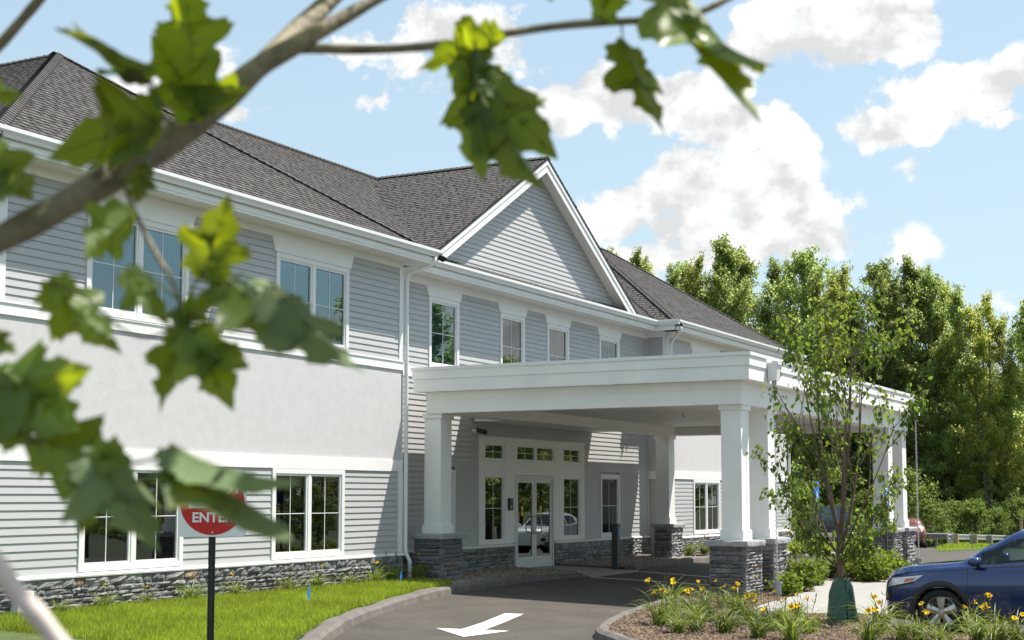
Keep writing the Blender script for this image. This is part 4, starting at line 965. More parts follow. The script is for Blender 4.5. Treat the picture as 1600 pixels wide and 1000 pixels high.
def column(x0, x1, y0, y1, cap, single, seed, faces, zg):
    """stone pier with cap, square white shaft with plinth and capital; x0.. are the pier's faces"""
    i = .135; sx0, sx1, sy0, sy1 = x0 + i + .09, x1 - i - .09, y0 + i, y1 - i
    if x1 - x0 < .85: sx0, sx1 = x0 + i + .03, x1 - i - .08
    sx1 = sx0 + .42; sy1 = sy0 + .38
    c = MB().box(sx0, sx1, sy0, sy1, cap, 3.355).build('column', M['white'], K)
    mb = MB(); mb.box(sx0 - .03, sx1 + .03, sy0 - .03, sy1 + .03, cap + .0, cap + .17); mb.box(sx0 - .015, sx1 + .015, sy0 - .015, sy1 + .015, cap + .17, cap + .19); newobj('plinth', mb.mesh('plinth', M['white']), c)
    newobj('capital', MB().box(sx0 - .035, sx1 + .035, sy0 - .035, sy1 + .035, 3.262, 3.357).mesh('capital', M['white']), c)
    p = MB().box(x0 + .03, x1 - .03, y0 + .03, y1 - .03, zg - .3, cap - .09).build('pier', M['mortar'], K)
    z0 = zg - .05; z1 = cap - .10
    if 'f' in faces: stones(p, (x0, y0 + .028), 0, x1 - x0, z0, z1, single=single, seed=seed)
    if 'l' in faces: stones(p, (x0 + .028, y1), -math.pi / 2, y1 - y0, z0, z1, single=single, seed=seed + 1)
    if 'r' in faces: stones(p, (x1 - .028, y0), math.pi / 2, y1 - y0, z0, z1, single=False, seed=seed + 2)
    if 'b' in faces: stones(p, (x1, y1 - .028), math.pi, x1 - x0, z0, z1, single=False, seed=seed + 3)
    mb = MB(); r = random.Random(seed); a = .055
    n = 7; prof = []
    rim = []
    X0, X1, Y0, Y1 = x0 - a, x1 + a, y0 - a, y1 + a
    for k in range(n): rim.append((X0 + (X1 - X0) * k / n, Y0))
    for k in range(n): rim.append((X1, Y0 + (Y1 - Y0) * k / n))
    for k in range(n): rim.append((X1 - (X1 - X0) * k / n, Y1))
    for k in range(n): rim.append((X0, Y1 - (Y1 - Y0) * k / n))
    cx, cy = (x0 + x1) / 2, (y0 + y1) / 2; rows = []
    for h, s in ((cap - .105, .985), (cap - .085, 1.0), (cap - .04, 1.006), (cap - .012, .992), (cap, .965)):
        rows.append([(cx + (q[0] - cx) * (s + r.uniform(-.008, .008)), cy + (q[1] - cy) * (s + r.uniform(-.008, .008)), h + r.uniform(-.004, .004)) for q in rim])
    m_ = len(rim); v = [q for row in rows for q in row]
    f = [(j * m_ + k, j * m_ + (k + 1) % m_, (j + 1) * m_ + (k + 1) % m_, (j + 1) * m_ + k) for j in range(4) for k in range(m_)] + [tuple(range(4 * m_, 5 * m_)), tuple(range(m_ - 1, -1, -1))]
    mb.add(v, f); newobj('cap_stone', mb.mesh('cap_stone', M['stone_cap']), p)
column(24.63, 25.54, 8.55, 9.24, .92, True, 31, 'flr', -.22); column(26.20, 27.02, 8.55, 9.24, .925, True, 35, 'flr', -.22)
column(35.45, 36.30, 8.55, 9.24, .925, False, 39, 'flr', -.22); column(36.85, 37.70, 8.55, 9.24, .925, False, 43, 'flr', -.22)
column(24.63, 25.45, 14.80, 15.46, .965, True, 47, 'flr', -.02); column(36.75, 37.55, 14.84, 15.36, .955, False, 51, 'flr', -.02)
for sx in (25.42, 36.72):
    mb = MB(); y1 = KY0 - .024
    top = [(sx, y1 - .2, 4.13), (sx + .27, y1 - .2, 4.13), (sx + .27, y1, 4.13), (sx, y1, 4.13)]; bot = [(sx + .04, y1 - .16, 3.81), (sx + .23, y1 - .16, 3.81), (sx + .23, y1, 3.81), (sx + .04, y1, 3.81)]
    mb.add(bot + top, [(0, 1, 5, 4), (1, 2, 6, 5), (2, 3, 7, 6), (3, 0, 4, 7), (0, 3, 2, 1)]); mb.box(sx - .015, sx + .285, y1 - .215, y1 - .001, 4.1, 4.135)
    s = mb.build('scupper', M['gutter'], K)
    cx, cy = sx + .135, y1 - .085
    newobj('outlet', MB().lathe([(.045, 3.81), (.045, 3.75), (.03, 3.74), (.03, 3.68)], 10, c=(cx, cy, 0)).mesh('outlet', M['pipe']), s)
    ch = MB(); z = 3.72; k = 0
    while z > -.05:
        ch.tube([(cx + (.014 if k % 2 else 0), cy + (0 if k % 2 else .014), z), (cx + (.014 if k % 2 else 0), cy + (0 if k % 2 else .014), z - .055)], .006, 5, cap=False)
        ch.tube([(cx - (.014 if k % 2 else 0), cy - (0 if k % 2 else .014), z), (cx - (.014 if k % 2 else 0), cy - (0 if k % 2 else .014), z - .055)], .006, 5, cap=False)
        z -= .045; k += 1
    newobj('rain_chain', ch.mesh('rain_chain', M['chain']), s)
rebase(K, (31.0, 11.9, -.1))
for i, sx in enumerate((25.42, 36.72)):
    cx, cy = sx + .135, KY0 - .024 - .085; g = gz(cx, cy)
    o = MB().lathe([(.085, -.05), (.085, .30), (.10, .30), (.10, .33), (.08, .33), (.08, .05), (0, .05)], 18).build('drain_pipe', M['pipe'], None, (cx, cy, g + .05), smooth=False)
    tag(o, ('grey catch pipe under the rain chain at the nearer pair of piers', 'grey catch pipe under the rain chain at the far piers behind the blue car')[i], 'pipe', 'catch pipes under the rain chains')

# ------------------------------------------------------------------ small street furniture
t = thing('bollard', 'dark square bollard with a blue push plate on the walk by the doors', 'bollard', (31.75, 14.25, gz(31.7, 14.3)))
newobj('post', MB().box(-.075, .075, -.075, .075, 0, 1.03).mesh('post', M['bollard']), t)
newobj('cap', MB().prism([(-.08, 1.03), (.08, 1.03), (.08, 1.045), (-.02, 1.10), (-.08, 1.10)], 0, -.08, .08).mesh('cap', M['bollard']), t)
newobj('push_plate', MB().box(-.045, .045, -.082, -.075, .84, .98).mesh('push_plate', M['blue']), t)

def text_mesh(body, size, m, bold=0.0):
    c = bpy.data.curves.new('lettering', 'FONT'); c.body = body; c.size = size; c.align_x = 'CENTER'; c.align_y = 'CENTER'; c.extrude = 0.0008; c.offset = bold
    o = bpy.data.objects.new('lettering', c); COL.objects.link(o)
    dg = bpy.context.evaluated_depsgraph_get(); me = bpy.data.meshes.new_from_object(o.evaluated_get(dg)); bpy.data.objects.remove(o)
    me.materials.clear(); me.materials.append(m)
    return me
# DO NOT ENTER sign; the panel looks towards the oncoming drive
sp = P(332.5, 786.5, 16.6); gx, gy = sp.x, sp.y
t = thing('road_sign', 'red DO NOT ENTER disc sign on a dark steel post in the lawn', 'sign', (gx, gy, gz(gx, gy) + .08), math.atan2(FV.y, FV.x) - math.pi / 2 + .25)
zc = sp.z - t.location.z; hw = .381
def rrect(w, h, r, n=5):
    pts = []
    for cx, cy, a0 in ((w - r, h - r, 0), (-w + r, h - r, 90), (-w + r, -h + r, 180), (w - r, -h + r, 270)):
        for k in range(n + 1): a = math.radians(a0 + 90 * k / n); pts.append((cx + r * math.cos(a), cy + r * math.sin(a)))
    return pts
pan = newobj('panel', MB().prism([(x, z + zc) for x, z in rrect(hw, hw, .05)], 1, 0, .004).mesh('panel', M['signwhite']), t)
newobj('disc', MB().lathe([(0, -.0015), (.362, -.0015), (.362, 0), ], 48, axis='y', c=(0, 0, zc)).mesh('disc', M['red']), pan)
newobj('bar', MB().box(-.27, .27, -.003, -.0016, zc - .055, zc + .055).mesh('bar', M['signwhite']), pan)
for body, dz, sz in (('DO NOT', .165, .155), ('ENTER', -.165, .155)):
    o = newobj('lettering', text_mesh(body, sz, M['signwhite'], .004), pan, (0, -.0028, zc + dz)); o.rotation_euler = (math.pi / 2, 0, 0)
for dz in (.32, -.33): newobj('bolt', MB().lathe([(0, -.009), (.011, -.009), (.013, -.002)], 8, axis='y', c=(0, 0, zc + dz)).mesh('bolt', M['steel']), pan)
po = MB(); po.prism([(-.04, .006), (-.028, .006), (-.02, .03), (.02, .03), (.028, .006), (.04, .006), (.04, .010), (.03, .010), (.022, .035), (-.022, .035), (-.03, .010), (-.04, .010)], 2, -.3, zc + hw - .02)
newobj('post', po.mesh('post', M['post']), t)

def access_sign(px, py, depth_xy, ztop, label):
    x, y = depth_xy; g = gz(x, y) + .1
    t = thing('parking_sign', label, 'sign', (x, y, g), 0, 'accessible parking signs'); h = ztop - g
    newobj('post', MB().box(-.022, .022, -.022, .022, -.2, h).mesh('post', M['bollard']), t)
    p = newobj('panel', MB().prism([(a, b + h - .26) for a, b in rrect(.153, .245, .03)], 1, -.028, -.024).mesh('panel', M['blue']), t)
    zc = h - .30; y = -.0295
    s = MB(); s.lathe([(.052, y), (.072, y), (.072, y - .001), (.052, y - .001)], 20, axis='y', c=(-.01, 0, zc - .045))
    s.box(-.03, -.008, y - .002, y, zc - .02, zc + .09); s.box(-.03, .04, y - .002, y, zc + .015, zc + .03); s.box(-.03, .05, y - .002, y, zc - .035, zc - .015); s.box(.035, .055, y - .002, y, zc - .10, zc - .015)
    s.lathe([(0, y), (.022, y), (.022, y - .001), (0, y - .001)], 12, axis='y', c=(-.02, 0, zc + .115))
    newobj('symbol', s.mesh('symbol', M['signwhite']), p)
    b = MB(); b.box(-.12, .12, y - .002, y, h - .085, h - .06); b.box(-.12, .12, y - .002, y, h - .125, h - .105); newobj('stripe', b.mesh('stripe', M['signwhite']), p)
access_sign(0, 0, (29.2, 8.62), 2.02, 'blue accessible parking sign on a thin post in the left shrub bed')
access_sign(0, 0, (33.9, 8.35), 1.95, 'blue accessible parking sign on a thin post before the far right piers')

def flag(x, y, z, label, s=1.0):
    t = thing('marker_flag', label, 'flag', (x, y, z), rnd.uniform(-.5, .5), 'blue utility flags')
    newobj('wire', MB().tube([(0, 0, -.1), (.005, 0, .2 * s), (.0, .004, .36 * s)], .002 * s, 5).mesh('wire', M['steel']), t)
    newobj('pennant', MB().add([(0, 0, .36 * s), (0, .004, .19 * s), (-.035 * s, -.02, .17 * s), (-.045 * s, -.02, .24 * s)], [(0, 1, 2, 3)]).mesh('pennant', M['blue']), t)
x, y = G(484, 960, .1); flag(x, y, gz(x, y) + .1, 'small blue marker flag in the middle of the lawn', 1.25)
x, y = G(627, 925, .1); flag(x, y, gz(x, y) + .1, 'small blue marker flag in the grass near the left stone pier', 1.1)
x, y = G(1512, 856, .1); flag(x, y, gz(x, y) + .1, 'tiny blue marker flag in the far grass by the guardrail', 1.6)

# guardrail with timber and steel posts across the parking lot
t = thing('guardrail', 'galvanised guardrail on timber posts along the far edge of the lot', 'guardrail')
def rail(pts, z0):
    mb = MB(); prof = [(-.155, 0), (-.12, .06), (-.07, .06), (-.03, .0), (.03, .0), (.07, .06), (.12, .06), (.155, 0)]
    for i in range(len(pts) - 1):
        a, b = Vector(pts[i]), Vector(pts[i + 1]); d = (b - a).normalized(); n = Vector((d.y, -d.x, 0)).normalized()
        if n.dot(Vector((-1, -.3, 0))) < 0: n = -n
        ra = [a + Vector((0, 0, h)) + n * o for h, o in prof]; rb = [b + Vector((0, 0, h)) + n * o for h, o in prof]
        for k in range(len(prof) - 1): mb.quad(ra[k], rb[k], rb[k + 1], ra[k + 1])
    mb.build('beam', M['steel'], t, fix=False)
def gpt(px, d, h): 
    v = dirpx(px, HZN) * d; return (v.x, v.y, gz(v.x, v.y) + h)
RP1 = [gpt(px, d, .58) for px, d in ((1150, 80), (1245, 79), (1340, 78), (1440, 77), (1478, 76))]
rail(RP1, 0)
tb = MB(); q = Vector(RP1[-1]); q2 = Vector(gpt(1490, 75.5, .58)); tb.quad(q + Vector((0, 0, .2)), q2 + Vector((0, 0, .2)), q2 - Vector((0, 0, .35)), q - Vector((0, 0, .35))); tb.build('end_plate', M['gutter'], t, fix=False)
rail([gpt(px, d, .55) for px, d in ((1478, 75), (1520, 80), (1560, 85), (1620, 92))], 0)
for px, d, w, k in ((1492, 74.5, .23, 'wood_post'), (1517, 77, .22, 'wood_grey'), (1522, 77, .22, 'wood_post'), (1544, 80, .30, 'wood_grey'), (1571, 86, .3, 'wood_grey'), (1250, 80, .18, 'wood_grey'), (1300, 79.5, .18, 'wood_grey'), (1360, 79, .18, 'wood_grey'), (1425, 78, .18, 'wood_grey'), (1461, 77.5, .12, 'wood_grey')):
    x, y, z = gpt(px, d, 0); MB().box(x - w / 2, x + w / 2, y - w / 2, y + w / 2, z - .3, z + (.74 if 'post' in k else .70)).build('post', M[k], t)
rebase(t, gpt(1440, 77, 0))
x, y, z = gpt(1594, 84, 0)
o = MB().box(x - .07, x + .07, y - .07, y + .07, z - .3, z + 1.75).build('timber_stake', M['wood_post']); tag(o, 'tall thin timber stake above the car roof at the wood edge', 'stake')

# ------------------------------------------------------------------ vehicles
def interp(tab, s):
    if s <= tab[0][0]: return tab[0][1]
    for (a, va), (b, vb) in zip(tab, tab[1:]):
        if s <= b:
            k = (s - a) / (b - a); k = k * k * (3 - 2 * k) * .5 + k * .5
            return va + (vb - va) * k
    return tab[-1][1]
def make_suv(root, paint):
    """nose at y = 0 pointing to +Y... body runs back along -Y; x across, left side at -x"""
    L = 4.3; WB0, WB1, R = .87, 3.48, .335
    top = [(0, .74), (.05, .86), (.16, .945), (.45, 1.0), (.80, 1.035), (1.02, 1.055), (1.12, 1.07), (1.5, 1.31), (1.95, 1.535), (2.3, 1.59), (2.8, 1.60), (3.4, 1.55), (3.8, 1.44), (4.08, 1.15), (4.2, .98), (4.3, .90)]
    belt = [(0, .66), (.05, .77), (.2, .86), (.5, .915), (.9, .965), (1.15, .99), (1.6, 1.0), (2.6, 1.05), (3.4, 1.12), (3.9, 1.12), (4.2, .95), (4.3, .88)]
    wid = [(0, .58), (.04, .665), (.12, .75), (.25, .815), (.45, .862), (.7, .88), (1.2, .885), (3.2, .885), (3.8, .86), (4.1, .80), (4.25, .72), (4.3, .64)]
    rofw = [(0, .40), (.1, .55), (.3, .66), (.6, .72), (1.0, .73), (1.2, .70), (1.6, .64), (2.0, .585), (3.2, .575), (3.8, .58), (4.3, .50)]
    bot = [(0, .30), (.05, .24), (.2, .20), (.6, .19), (4.0, .22), (4.2, .30), (4.3, .42)]
    ss = [0, .02, .05, .09, .14, .2, .26, .32] + [.38 + .05 * i for i in range(int((4.0 - .38) / .05) + 1)] + [4.04, 4.1, 4.16, 4.2, 4.25, 4.28, 4.3]
    side_t = [0, .06, .13, .2, .28, .36, .45, .54, .63, .72, .80, .88, .94, 1.0]
    rings = []
    for s in ss:
        zb, zs, zt, w, wr = interp(bot, s), interp(belt, s), interp(top, s), interp(wid, s), interp(rofw, s)
        zt = max(zt, zs + .03); pr = [(0, zb), (w * .5, zb), (w * .86, zb)]
        for k in side_t:
            z = zb + .03 + (zs - zb - .03) * k
            bul = .945 + .055 * math.sin(min(1, k * 1.55) * math.pi / 2)
            if k > .62: bul -= .045 * ((k - .62) / .38) ** 2
            # sculpted lower crease along the doors
            cr = -.012 * math.exp(-((k - .36) / .09) ** 2) if 1.2 < s < 3.0 else 0
            pr.append((w * bul + cr, z))
        wsh = pr[-1][0]; wr = min(wr, wsh - .03)
        for k in (.12, .35, .6, .82, .95):
            pr.append((wsh - .02 + (wr - wsh + .02) * (k ** 1.15), zs + (zt - .05 * (1 if zt - zs > .15 else .3) - zs) * k))
        pr += [(wr * .86, zt - .022 * (1 if zt - zs > .15 else .5)), (wr * .55, zt - .004), (0, zt)]
        rings.append(pr)
    n = len(rings[0]); nb = 3 + len(side_t)     # nb-1 is the shoulder index
    body = MB(); gside = MB(); gws = MB(); dark = MB()
    def pt(i, j, sgn, off=0): q = rings[i][j]; return (sgn * q[0], -ss[i], q[1])
    V = []; idx = {}
    def vid(i, j, sgn):
        if rings[i][j][0] == 0: sgn = 1
        key = (i, j, sgn)
        if key not in idx: idx[key] = len(V); V.append(pt(i, j, sgn))
        return idx[key]
    fb = []; fs = []; fw = []; fd = []
    for i in range(len(ss) - 1):
        sm = (ss[i] + ss[i + 1]) / 2
        for j in range(n - 1):
            for sgn in (-1, 1):
                c = [pt(a, b, sgn) for a, b in ((i, j), (i, j + 1), (i + 1, j + 1), (i + 1, j))]
                cz = sum(p[2] for p in c) / 4; cx = abs(sum(p[0] for p in c) / 4)
                f = (vid(i, j, sgn), vid(i, j + 1, sgn), vid(i + 1, j + 1, sgn), vid(i + 1, j, sgn))
                if sgn < 0: f = f[::-1]
                arch = any((sm - w_) ** 2 + (cz - .335) ** 2 < .385 ** 2 for w_ in (WB0, WB1)) and cx > .45
                if arch: continue
                if nb - 1 <= j < nb + 4 and j >= nb and j <= nb + 2 and 1.42 < sm < 3.35 and not 2.28 < sm < 2.36: fs.append(f)
                elif j >= nb + 4 and 1.10 < sm < 1.92 and j != nb + 4: fw.append(f)
                elif j < 5 or cz < .30: fd.append(f)
                else: fb.append(f)
    front = [vid(0, j, 1) for j in range(n)] + [vid(0, j, -1) for j in range(n - 2, 0, -1)]
    back = [vid(len(ss) - 1, j, 1) for j in range(n)] + [vid(len(ss) - 1, j, -1) for j in range(n - 2, 0, -1)]
    fb += [tuple(front), tuple(reversed(back))]
    def sub(name, faces, m, smooth=True):
        me = bpy.data.meshes.new(name); used = sorted({k for f in faces for k in f}); mp = {k: i for i, k in enumerate(used)}
        me.from_pydata([V[k] for k in used], [], [tuple(mp[k] for k in f) for f in faces]); me.materials.append(m)
        bm = bmesh.new(); bm.from_mesh(me); bmesh.ops.recalc_face_normals(bm, faces=bm.faces); bm.to_mesh(me); bm.free()
        if smooth: me.polygons.foreach_set('use_smooth', [True] * len(me.polygons))
        return newobj(name, me, root)
    sub('body', fb, paint); 
    for sg in (-1, 1):
        for fr in (True, False):
            sub('side_window', [f for f in fs if (V[f[0]][0] * sg > 0) and ((V[f[0]][1] > -2.32) == fr)], M['car_glass'])
    sub('windscreen', fw, M['car_glass']); sub('sill_cladding', fd, M['plastic'])
    # cabin
    cab = MB(); cab.box(-.72, .72, -1.55, -1.15, .55, .93); cab.box(-.75, .75, -3.9, -1.2, .3, .4)
    for x in (-.38, .38):
        cab.box(x - .25, x + .25, -2.35, -1.85, .4, .62); cab.prism([(-2.3, .55), (-2.15, .6), (-2.33, 1.2), (-2.45, 1.2)], 0, x - .24, x + .24); cab.prism([(-2.36, 1.22), (-2.30, 1.22), (-2.34, 1.40), (-2.44, 1.40)], 0, x - .12, x + .12)
    cab.box(-.65, .65, -3.5, -3.3, .4, 1.15)
    cab.build('seats', M['car_int'], root)
    newobj('steering_wheel', MB().tube([(-.38 + .18 * math.cos(a), -1.62 - .05 * math.sin(a), .98 + .17 * math.sin(a)) for a in [k * math.pi / 8 for k in range(17)]], .016, 6).mesh('steering_wheel', M['car_int']), root)
    def side_at(s, z):
        i = min(range(len(ss)), key=lambda k: abs(ss[k] - s)); pr = rings[i][3:nb + 1]
        for (x0, z0), (x1, z1) in zip(pr, pr[1:]):
            if z0 <= z <= z1: return x0 + (x1 - x0) * (z - z0) / (z1 - z0 + 1e-9)
        return pr[-1][0] if z > pr[-1][1] else pr[0][0]
    for sgn in (-1, 1):
        for w_ in (WB0, WB1):
            # arch cladding follows the body side
            mb = MB(); na = 22; r0, r1 = .37, .455; rows = []
            for k in range(na + 1):
                a = math.radians(-22 + 224 * k / na); row = []
                for rr, o in ((r0, -.10), (r0, .004), (r0 + .02, .014), (r1 - .015, .013), (r1, .001)):
                    s_ = w_ - rr * math.cos(a); z_ = .335 + rr * math.sin(a); row.append((sgn * (side_at(min(max(s_, .3), 4.0), max(z_, .25)) + o), -s_, max(z_, .17)))
                rows.append(row)
            v = [p for r_ in rows for p in r_]; mb.add(v, [(k * 5 + j, k * 5 + j + 1, (k + 1) * 5 + j + 1, (k + 1) * 5 + j) for k in range(na) for j in range(4)])
            mb.build('wheel_arch', M['plastic'], root, smooth=True)
            wl = MB(); wl.lathe([(.40, .40 * sgn), (.40, .80 * sgn)], 24, axis='x', c=(0, -w_, .335)); wl.lathe([(0, .42 * sgn), (.40, .42 * sgn)], 24, axis='x', c=(0, -w_, .335)); wl.build('wheel_well', M['plastic'], root)
            xo = .865 * sgn
            ty = MB().lathe([(.235, xo - .03 * sgn), (.25, xo - .005 * sgn), (.285, xo), (.318, xo - .012 * sgn), (.335, xo - .04 * sgn), (.335, xo - .18 * sgn), (.318, xo - .205 * sgn), (.24, xo - .20 * sgn)], 40, axis='x', c=(0, -w_, .335)).build('wheel', M['tyre'], root, smooth=True)
            rm = MB(); rm.lathe([(.238, xo - .028 * sgn), (.222, xo - .016 * sgn), (.212, xo - .03 * sgn), (.205, xo - .10 * sgn)], 40, axis='x', c=(0, -w_, .335)); rm.lathe([(.06, xo - .035 * sgn), (.05, xo - .02 * sgn), (.0, xo - .018 * sgn)], 20, axis='x', c=(0, -w_, .335))
            for k in range(5):
                a = 2 * math.pi * k / 5 + .3; ca, sa = math.cos(a), math.sin(a)
                def rp(r_, t_, o): return (xo - o * sgn, -w_ + r_ * ca - t_ * sa, .335 + r_ * sa + t_ * ca)
                A = [rp(.04, -.035, .03), rp(.04, .035, .03), rp(.215, .062, .026), rp(.215, -.062, .026)]; Bq = [rp(.04, -.045, .07), rp(.04, .045, .07), rp(.21, .07, .07), rp(.21, -.07, .07)]
                mid = [rp(.06, 0, .018), rp(.212, 0, .016)]
                rm.add(A + Bq + mid, [(0, 8, 9, 3), (8, 1, 2, 9), (0, 3, 7, 4), (1, 5, 6, 2), (2, 6, 7, 3), (3, 9, 2)])
            newobj('rim', rm.mesh('rim', M['rim']), ty)
            newobj('brake', MB().lathe([(0, xo - .11 * sgn), (.205, xo - .11 * sgn)], 24, axis='x', c=(0, -w_, .335)).mesh('brake', M['rim_dark']), ty)
        # lamps, mirror, door gaps, handles
        def patch(name, m, corners, off, nu=8, nv=3, pr=root):
            """quad patch lying on the body side: corners are (s, z)"""
            mb = MB(); g = []
            for a in range(nu + 1):
                for b in range(nv + 1):
                    u_, v_ = a / nu, b / nv
                    s_ = (corners[0][0] * (1 - u_) + corners[1][0] * u_) * (1 - v_) + (corners[3][0] * (1 - u_) + corners[2][0] * u_) * v_
                    z_ = (corners[0][1] * (1 - u_) + corners[1][1] * u_) * (1 - v_) + (corners[3][1] * (1 - u_) + corners[2][1] * u_) * v_
                    # true surface at s by linear blend of neighbouring stations
                    i = max(k for k in range(len(ss)) if ss[k] <= s_ + 1e-6); i = min(i, len(ss) - 2); k_ = (s_ - ss[i]) / (ss[i + 1] - ss[i])
                    x_ = side_at(ss[i], z_) * (1 - k_) + side_at(ss[i + 1], z_) * k_
                    g.append((sgn * (x_ + off), -s_, z_))
            mb.add(g, [(a * (nv + 1) + b, a * (nv + 1) + b + 1, (a + 1) * (nv + 1) + b + 1, (a + 1) * (nv + 1) + b) for a in range(nu) for b in range(nv)])
            return mb.build(name, m, pr, smooth=True)
        hl = patch('headlight', M['lamp'], [(.05, .66), (.48, .765), (.64, .865), (.14, .80)], .006)
        patch('indicator', M['amber'], [(.34, .75), (.47, .778), (.53, .825), (.36, .80)], .011, pr=hl, nu=4)
        patch('lamp_trim', M['plastic'], [(.03, .635), (.50, .745), (.49, .77), (.04, .665)], .008, pr=hl, nu=8, nv=1)
        patch('grille', M['plastic'], [(.0, .47), (.10, .47), (.13, .60), (.0, .60)], .006, nu=5)
        fg = patch('fog_lamp', M['plastic'], [(.08, .30), (.30, .33), (.33, .44), (.10, .44)], .005); patch('fog_glass', M['lamp'], [(.14, .35), (.20, .35), (.20, .40), (.14, .40)], .010, pr=fg, nu=3)
        patch('bumper_trim', M['rim'], [(.04, .43), (.32, .44), (.34, .465), (.05, .46)], .008)
        patch('door_gap', M['black'], [(1.265, .28), (1.272, .28), (1.262, .985), (1.255, .985)], .002, nu=1, nv=12); patch('door_gap', M['black'], [(2.33, .28), (2.337, .28), (2.327, 1.03), (2.32, 1.03)], .002, nu=1, nv=12)
        patch('fender_gap', M['black'], [(.66, .905), (1.25, .962), (1.25, .968), (.66, .911)], .002, nu=10, nv=1)
        patch('window_trim', M['black'], [(1.30, .982), (3.35, 1.096), (3.35, 1.112), (1.30, .998)], .004, nu=24, nv=1)
        patch('door_handle', paint, [(2.08, .90), (2.26, .905), (2.26, .93), (2.08, .925)], .018, nu=3, nv=1)
        mr = MB(); mr.tube([(sgn * .86, -1.42, 1.0), (sgn * .93, -1.40, 1.03)], [.03, .025], 8)
        mr.build('mirror_arm', M['plastic'], root)
        mi = MB(); pr_ = []
        for yy, sc in ((-1.30, .35), (-1.32, .75), (-1.36, .95), (-1.42, 1.0), (-1.47, .96)):
            pr_.append([(sgn * (1.0 + .10 * sc * math.cos(a)), yy, 1.075 + .068 * sc * math.sin(a)) for a in [2 * math.pi * k / 14 for k in range(14)]])
        v = [p for r_ in pr_ for p in r_]; mi.add(v, [(a * 14 + k, a * 14 + (k + 1) % 14, (a + 1) * 14 + (k + 1) % 14, (a + 1) * 14 + k) for a in range(4) for k in range(14)] + [tuple(range(14)), tuple(4 * 14 + k for k in range(14))])
        mm_ = mi.build('mirror', paint, root, smooth=True)
        patch('tail_light', M['tail'], [(3.95, .93), (4.22, .90), (4.16, 1.02), (3.95, 1.06)], .008)
    newobj('wiper', MB().tube([(-.55, -1.13, 1.075), (-.1, -1.16, 1.10), (.3, -1.18, 1.10)], .012, 5).mesh('wiper', M['black']), root)
    newobj('licence_plate', MB().box(-.26, .26, -.012, .008, .40, .52).mesh('licence_plate', M['signwhite']), root)
def place_car(name, label, cat, x, y, heading, paint, builder, group=None):
    t = thing(name, label, cat, (x, y, gz(x, y)), heading - math.pi / 2, group); builder(t, paint); return t
# the blue crossover at the right edge; wheel centre solved from the photograph
hd = math.radians(88); wx, wy = 21.42, 4.52
cx = wx + math.sin(hd) * .865 + math.cos(hd) * .87; cy = wy - math.cos(hd) * .865 + math.sin(hd) * .87
place_car('parked_car', 'dark blue crossover parked nose-in behind the yellow daylilies', 'car', cx, cy, hd, M['paint_blue'], make_suv)
x, y, z = gpt(1417, 73, 0)
place_car('parked_car', 'maroon car half hidden behind the far right stone pier', 'car', x + 4.3, y + .9, math.radians(12), M['paint_maroon'], make_suv)
place_car('parked_car', 'white crossover across the lot, mirrored in the entrance doors', 'car', 51.6, 5.0, math.radians(176), M['paint_white'], make_suv)
place_car('parked_car', 'blue crossover behind the photographer, mirrored in the lower left windows', 'car', 16.6, -3.5, math.radians(80), M['paint_blue'], make_suv)

def make_pickup(t, paint):
    W_ = .98; b = MB()
    b.prism([(0, .62), (.02, 1.02), (.35, 1.16), (1.45, 1.22), (1.47, 1.22), (3.75, 1.28), (5.8, 1.28), (5.85, .60), (5.5, .5), (.25, .45)], 0, -W_, W_)
    o = b.build('body', paint, t)
    for v in o.data.vertices: v.co.y = -v.co.y
    c = MB(); g = [(1.5, 1.2, .93), (2.15, 1.86, .74), (3.25, 1.92, .74), (3.68, 1.27, .93)]
    for i in range(3):
        for s in (-1, 1): c.quad((s * g[i][2], -g[i][0], g[i][1]), (s * g[i + 1][2], -g[i + 1][0], g[i + 1][1]), (s * .93, -g[i + 1][0], 1.22), (s * .93, -g[i][0], 1.22))
        c.quad((-g[i][2], -g[i][0], g[i][1]), (g[i][2], -g[i][0], g[i][1]), (g[i + 1][2], -g[i + 1][0], g[i + 1][1]), (-g[i + 1][2], -g[i + 1][0], g[i + 1][1]))
    c.build('cab', paint, t)
    gl = MB()
    gl.quad((-.76, -3.63, 1.36), (.76, -3.63, 1.36), (.66, -3.33, 1.82), (-.66, -3.33, 1.82))
    gl.build('rear_window', M['car_glass'], t)
    for s in (-1, 1):
        q = MB().quad((s * .905, -1.75, 1.27), (s * .905, -3.5, 1.3), (s * .765, -3.2, 1.84), (s * .765, -2.2, 1.80)); q.build('side_window', M['car_glass'], t)
        MB().box(s * .90 - .08, s * .90 + .08, -5.87, -5.80, .86, 1.22).build('tail_light', M['tail'], t)
        MB().box(s * 1.12 - .1, s * 1.12 + .1, -2.0, -1.9, 1.22, 1.42).build('mirror', M['plastic'], t)
        for w_ in (1.0, 4.7):
            xo = s * .96; ty = MB().lathe([(.22, xo - .03 * s), (.24, xo), (.37, xo), (.40, xo - .04 * s), (.40, xo - .24 * s), (.2, xo - .25 * s)], 24, axis='x', c=(0, -w_, .40)).build('wheel', M['tyre'], t)
            newobj('rim', MB().lathe([(.23, xo - .02 * s), (.2, xo - .05 * s), (.05, xo - .01 * s), (0, xo - .01 * s)], 20, axis='x', c=(0, -w_, .40)).mesh('rim', M['rim']), ty)
            MB().lathe([(.46, s * .70), (.46, s * .988), (.42, s * .988)], 24, axis='x', c=(0, -w_, .42)).build('wheel_arch', M['plastic'], t)
    tg = MB().box(-.80, .80, -5.885, -5.86, .72, 1.26).build('tailgate', paint, t)
    newobj('tailgate_handle', MB().box(-.12, .12, -5.90, -5.885, 1.08, 1.16).mesh('tailgate_handle', M['plastic']), tg)
    MB().box(-.92, .92, -6.05, -5.88, .48, .68).build('bumper', M['chrome'], t)
v = dirpx(1281, HZN) * 70
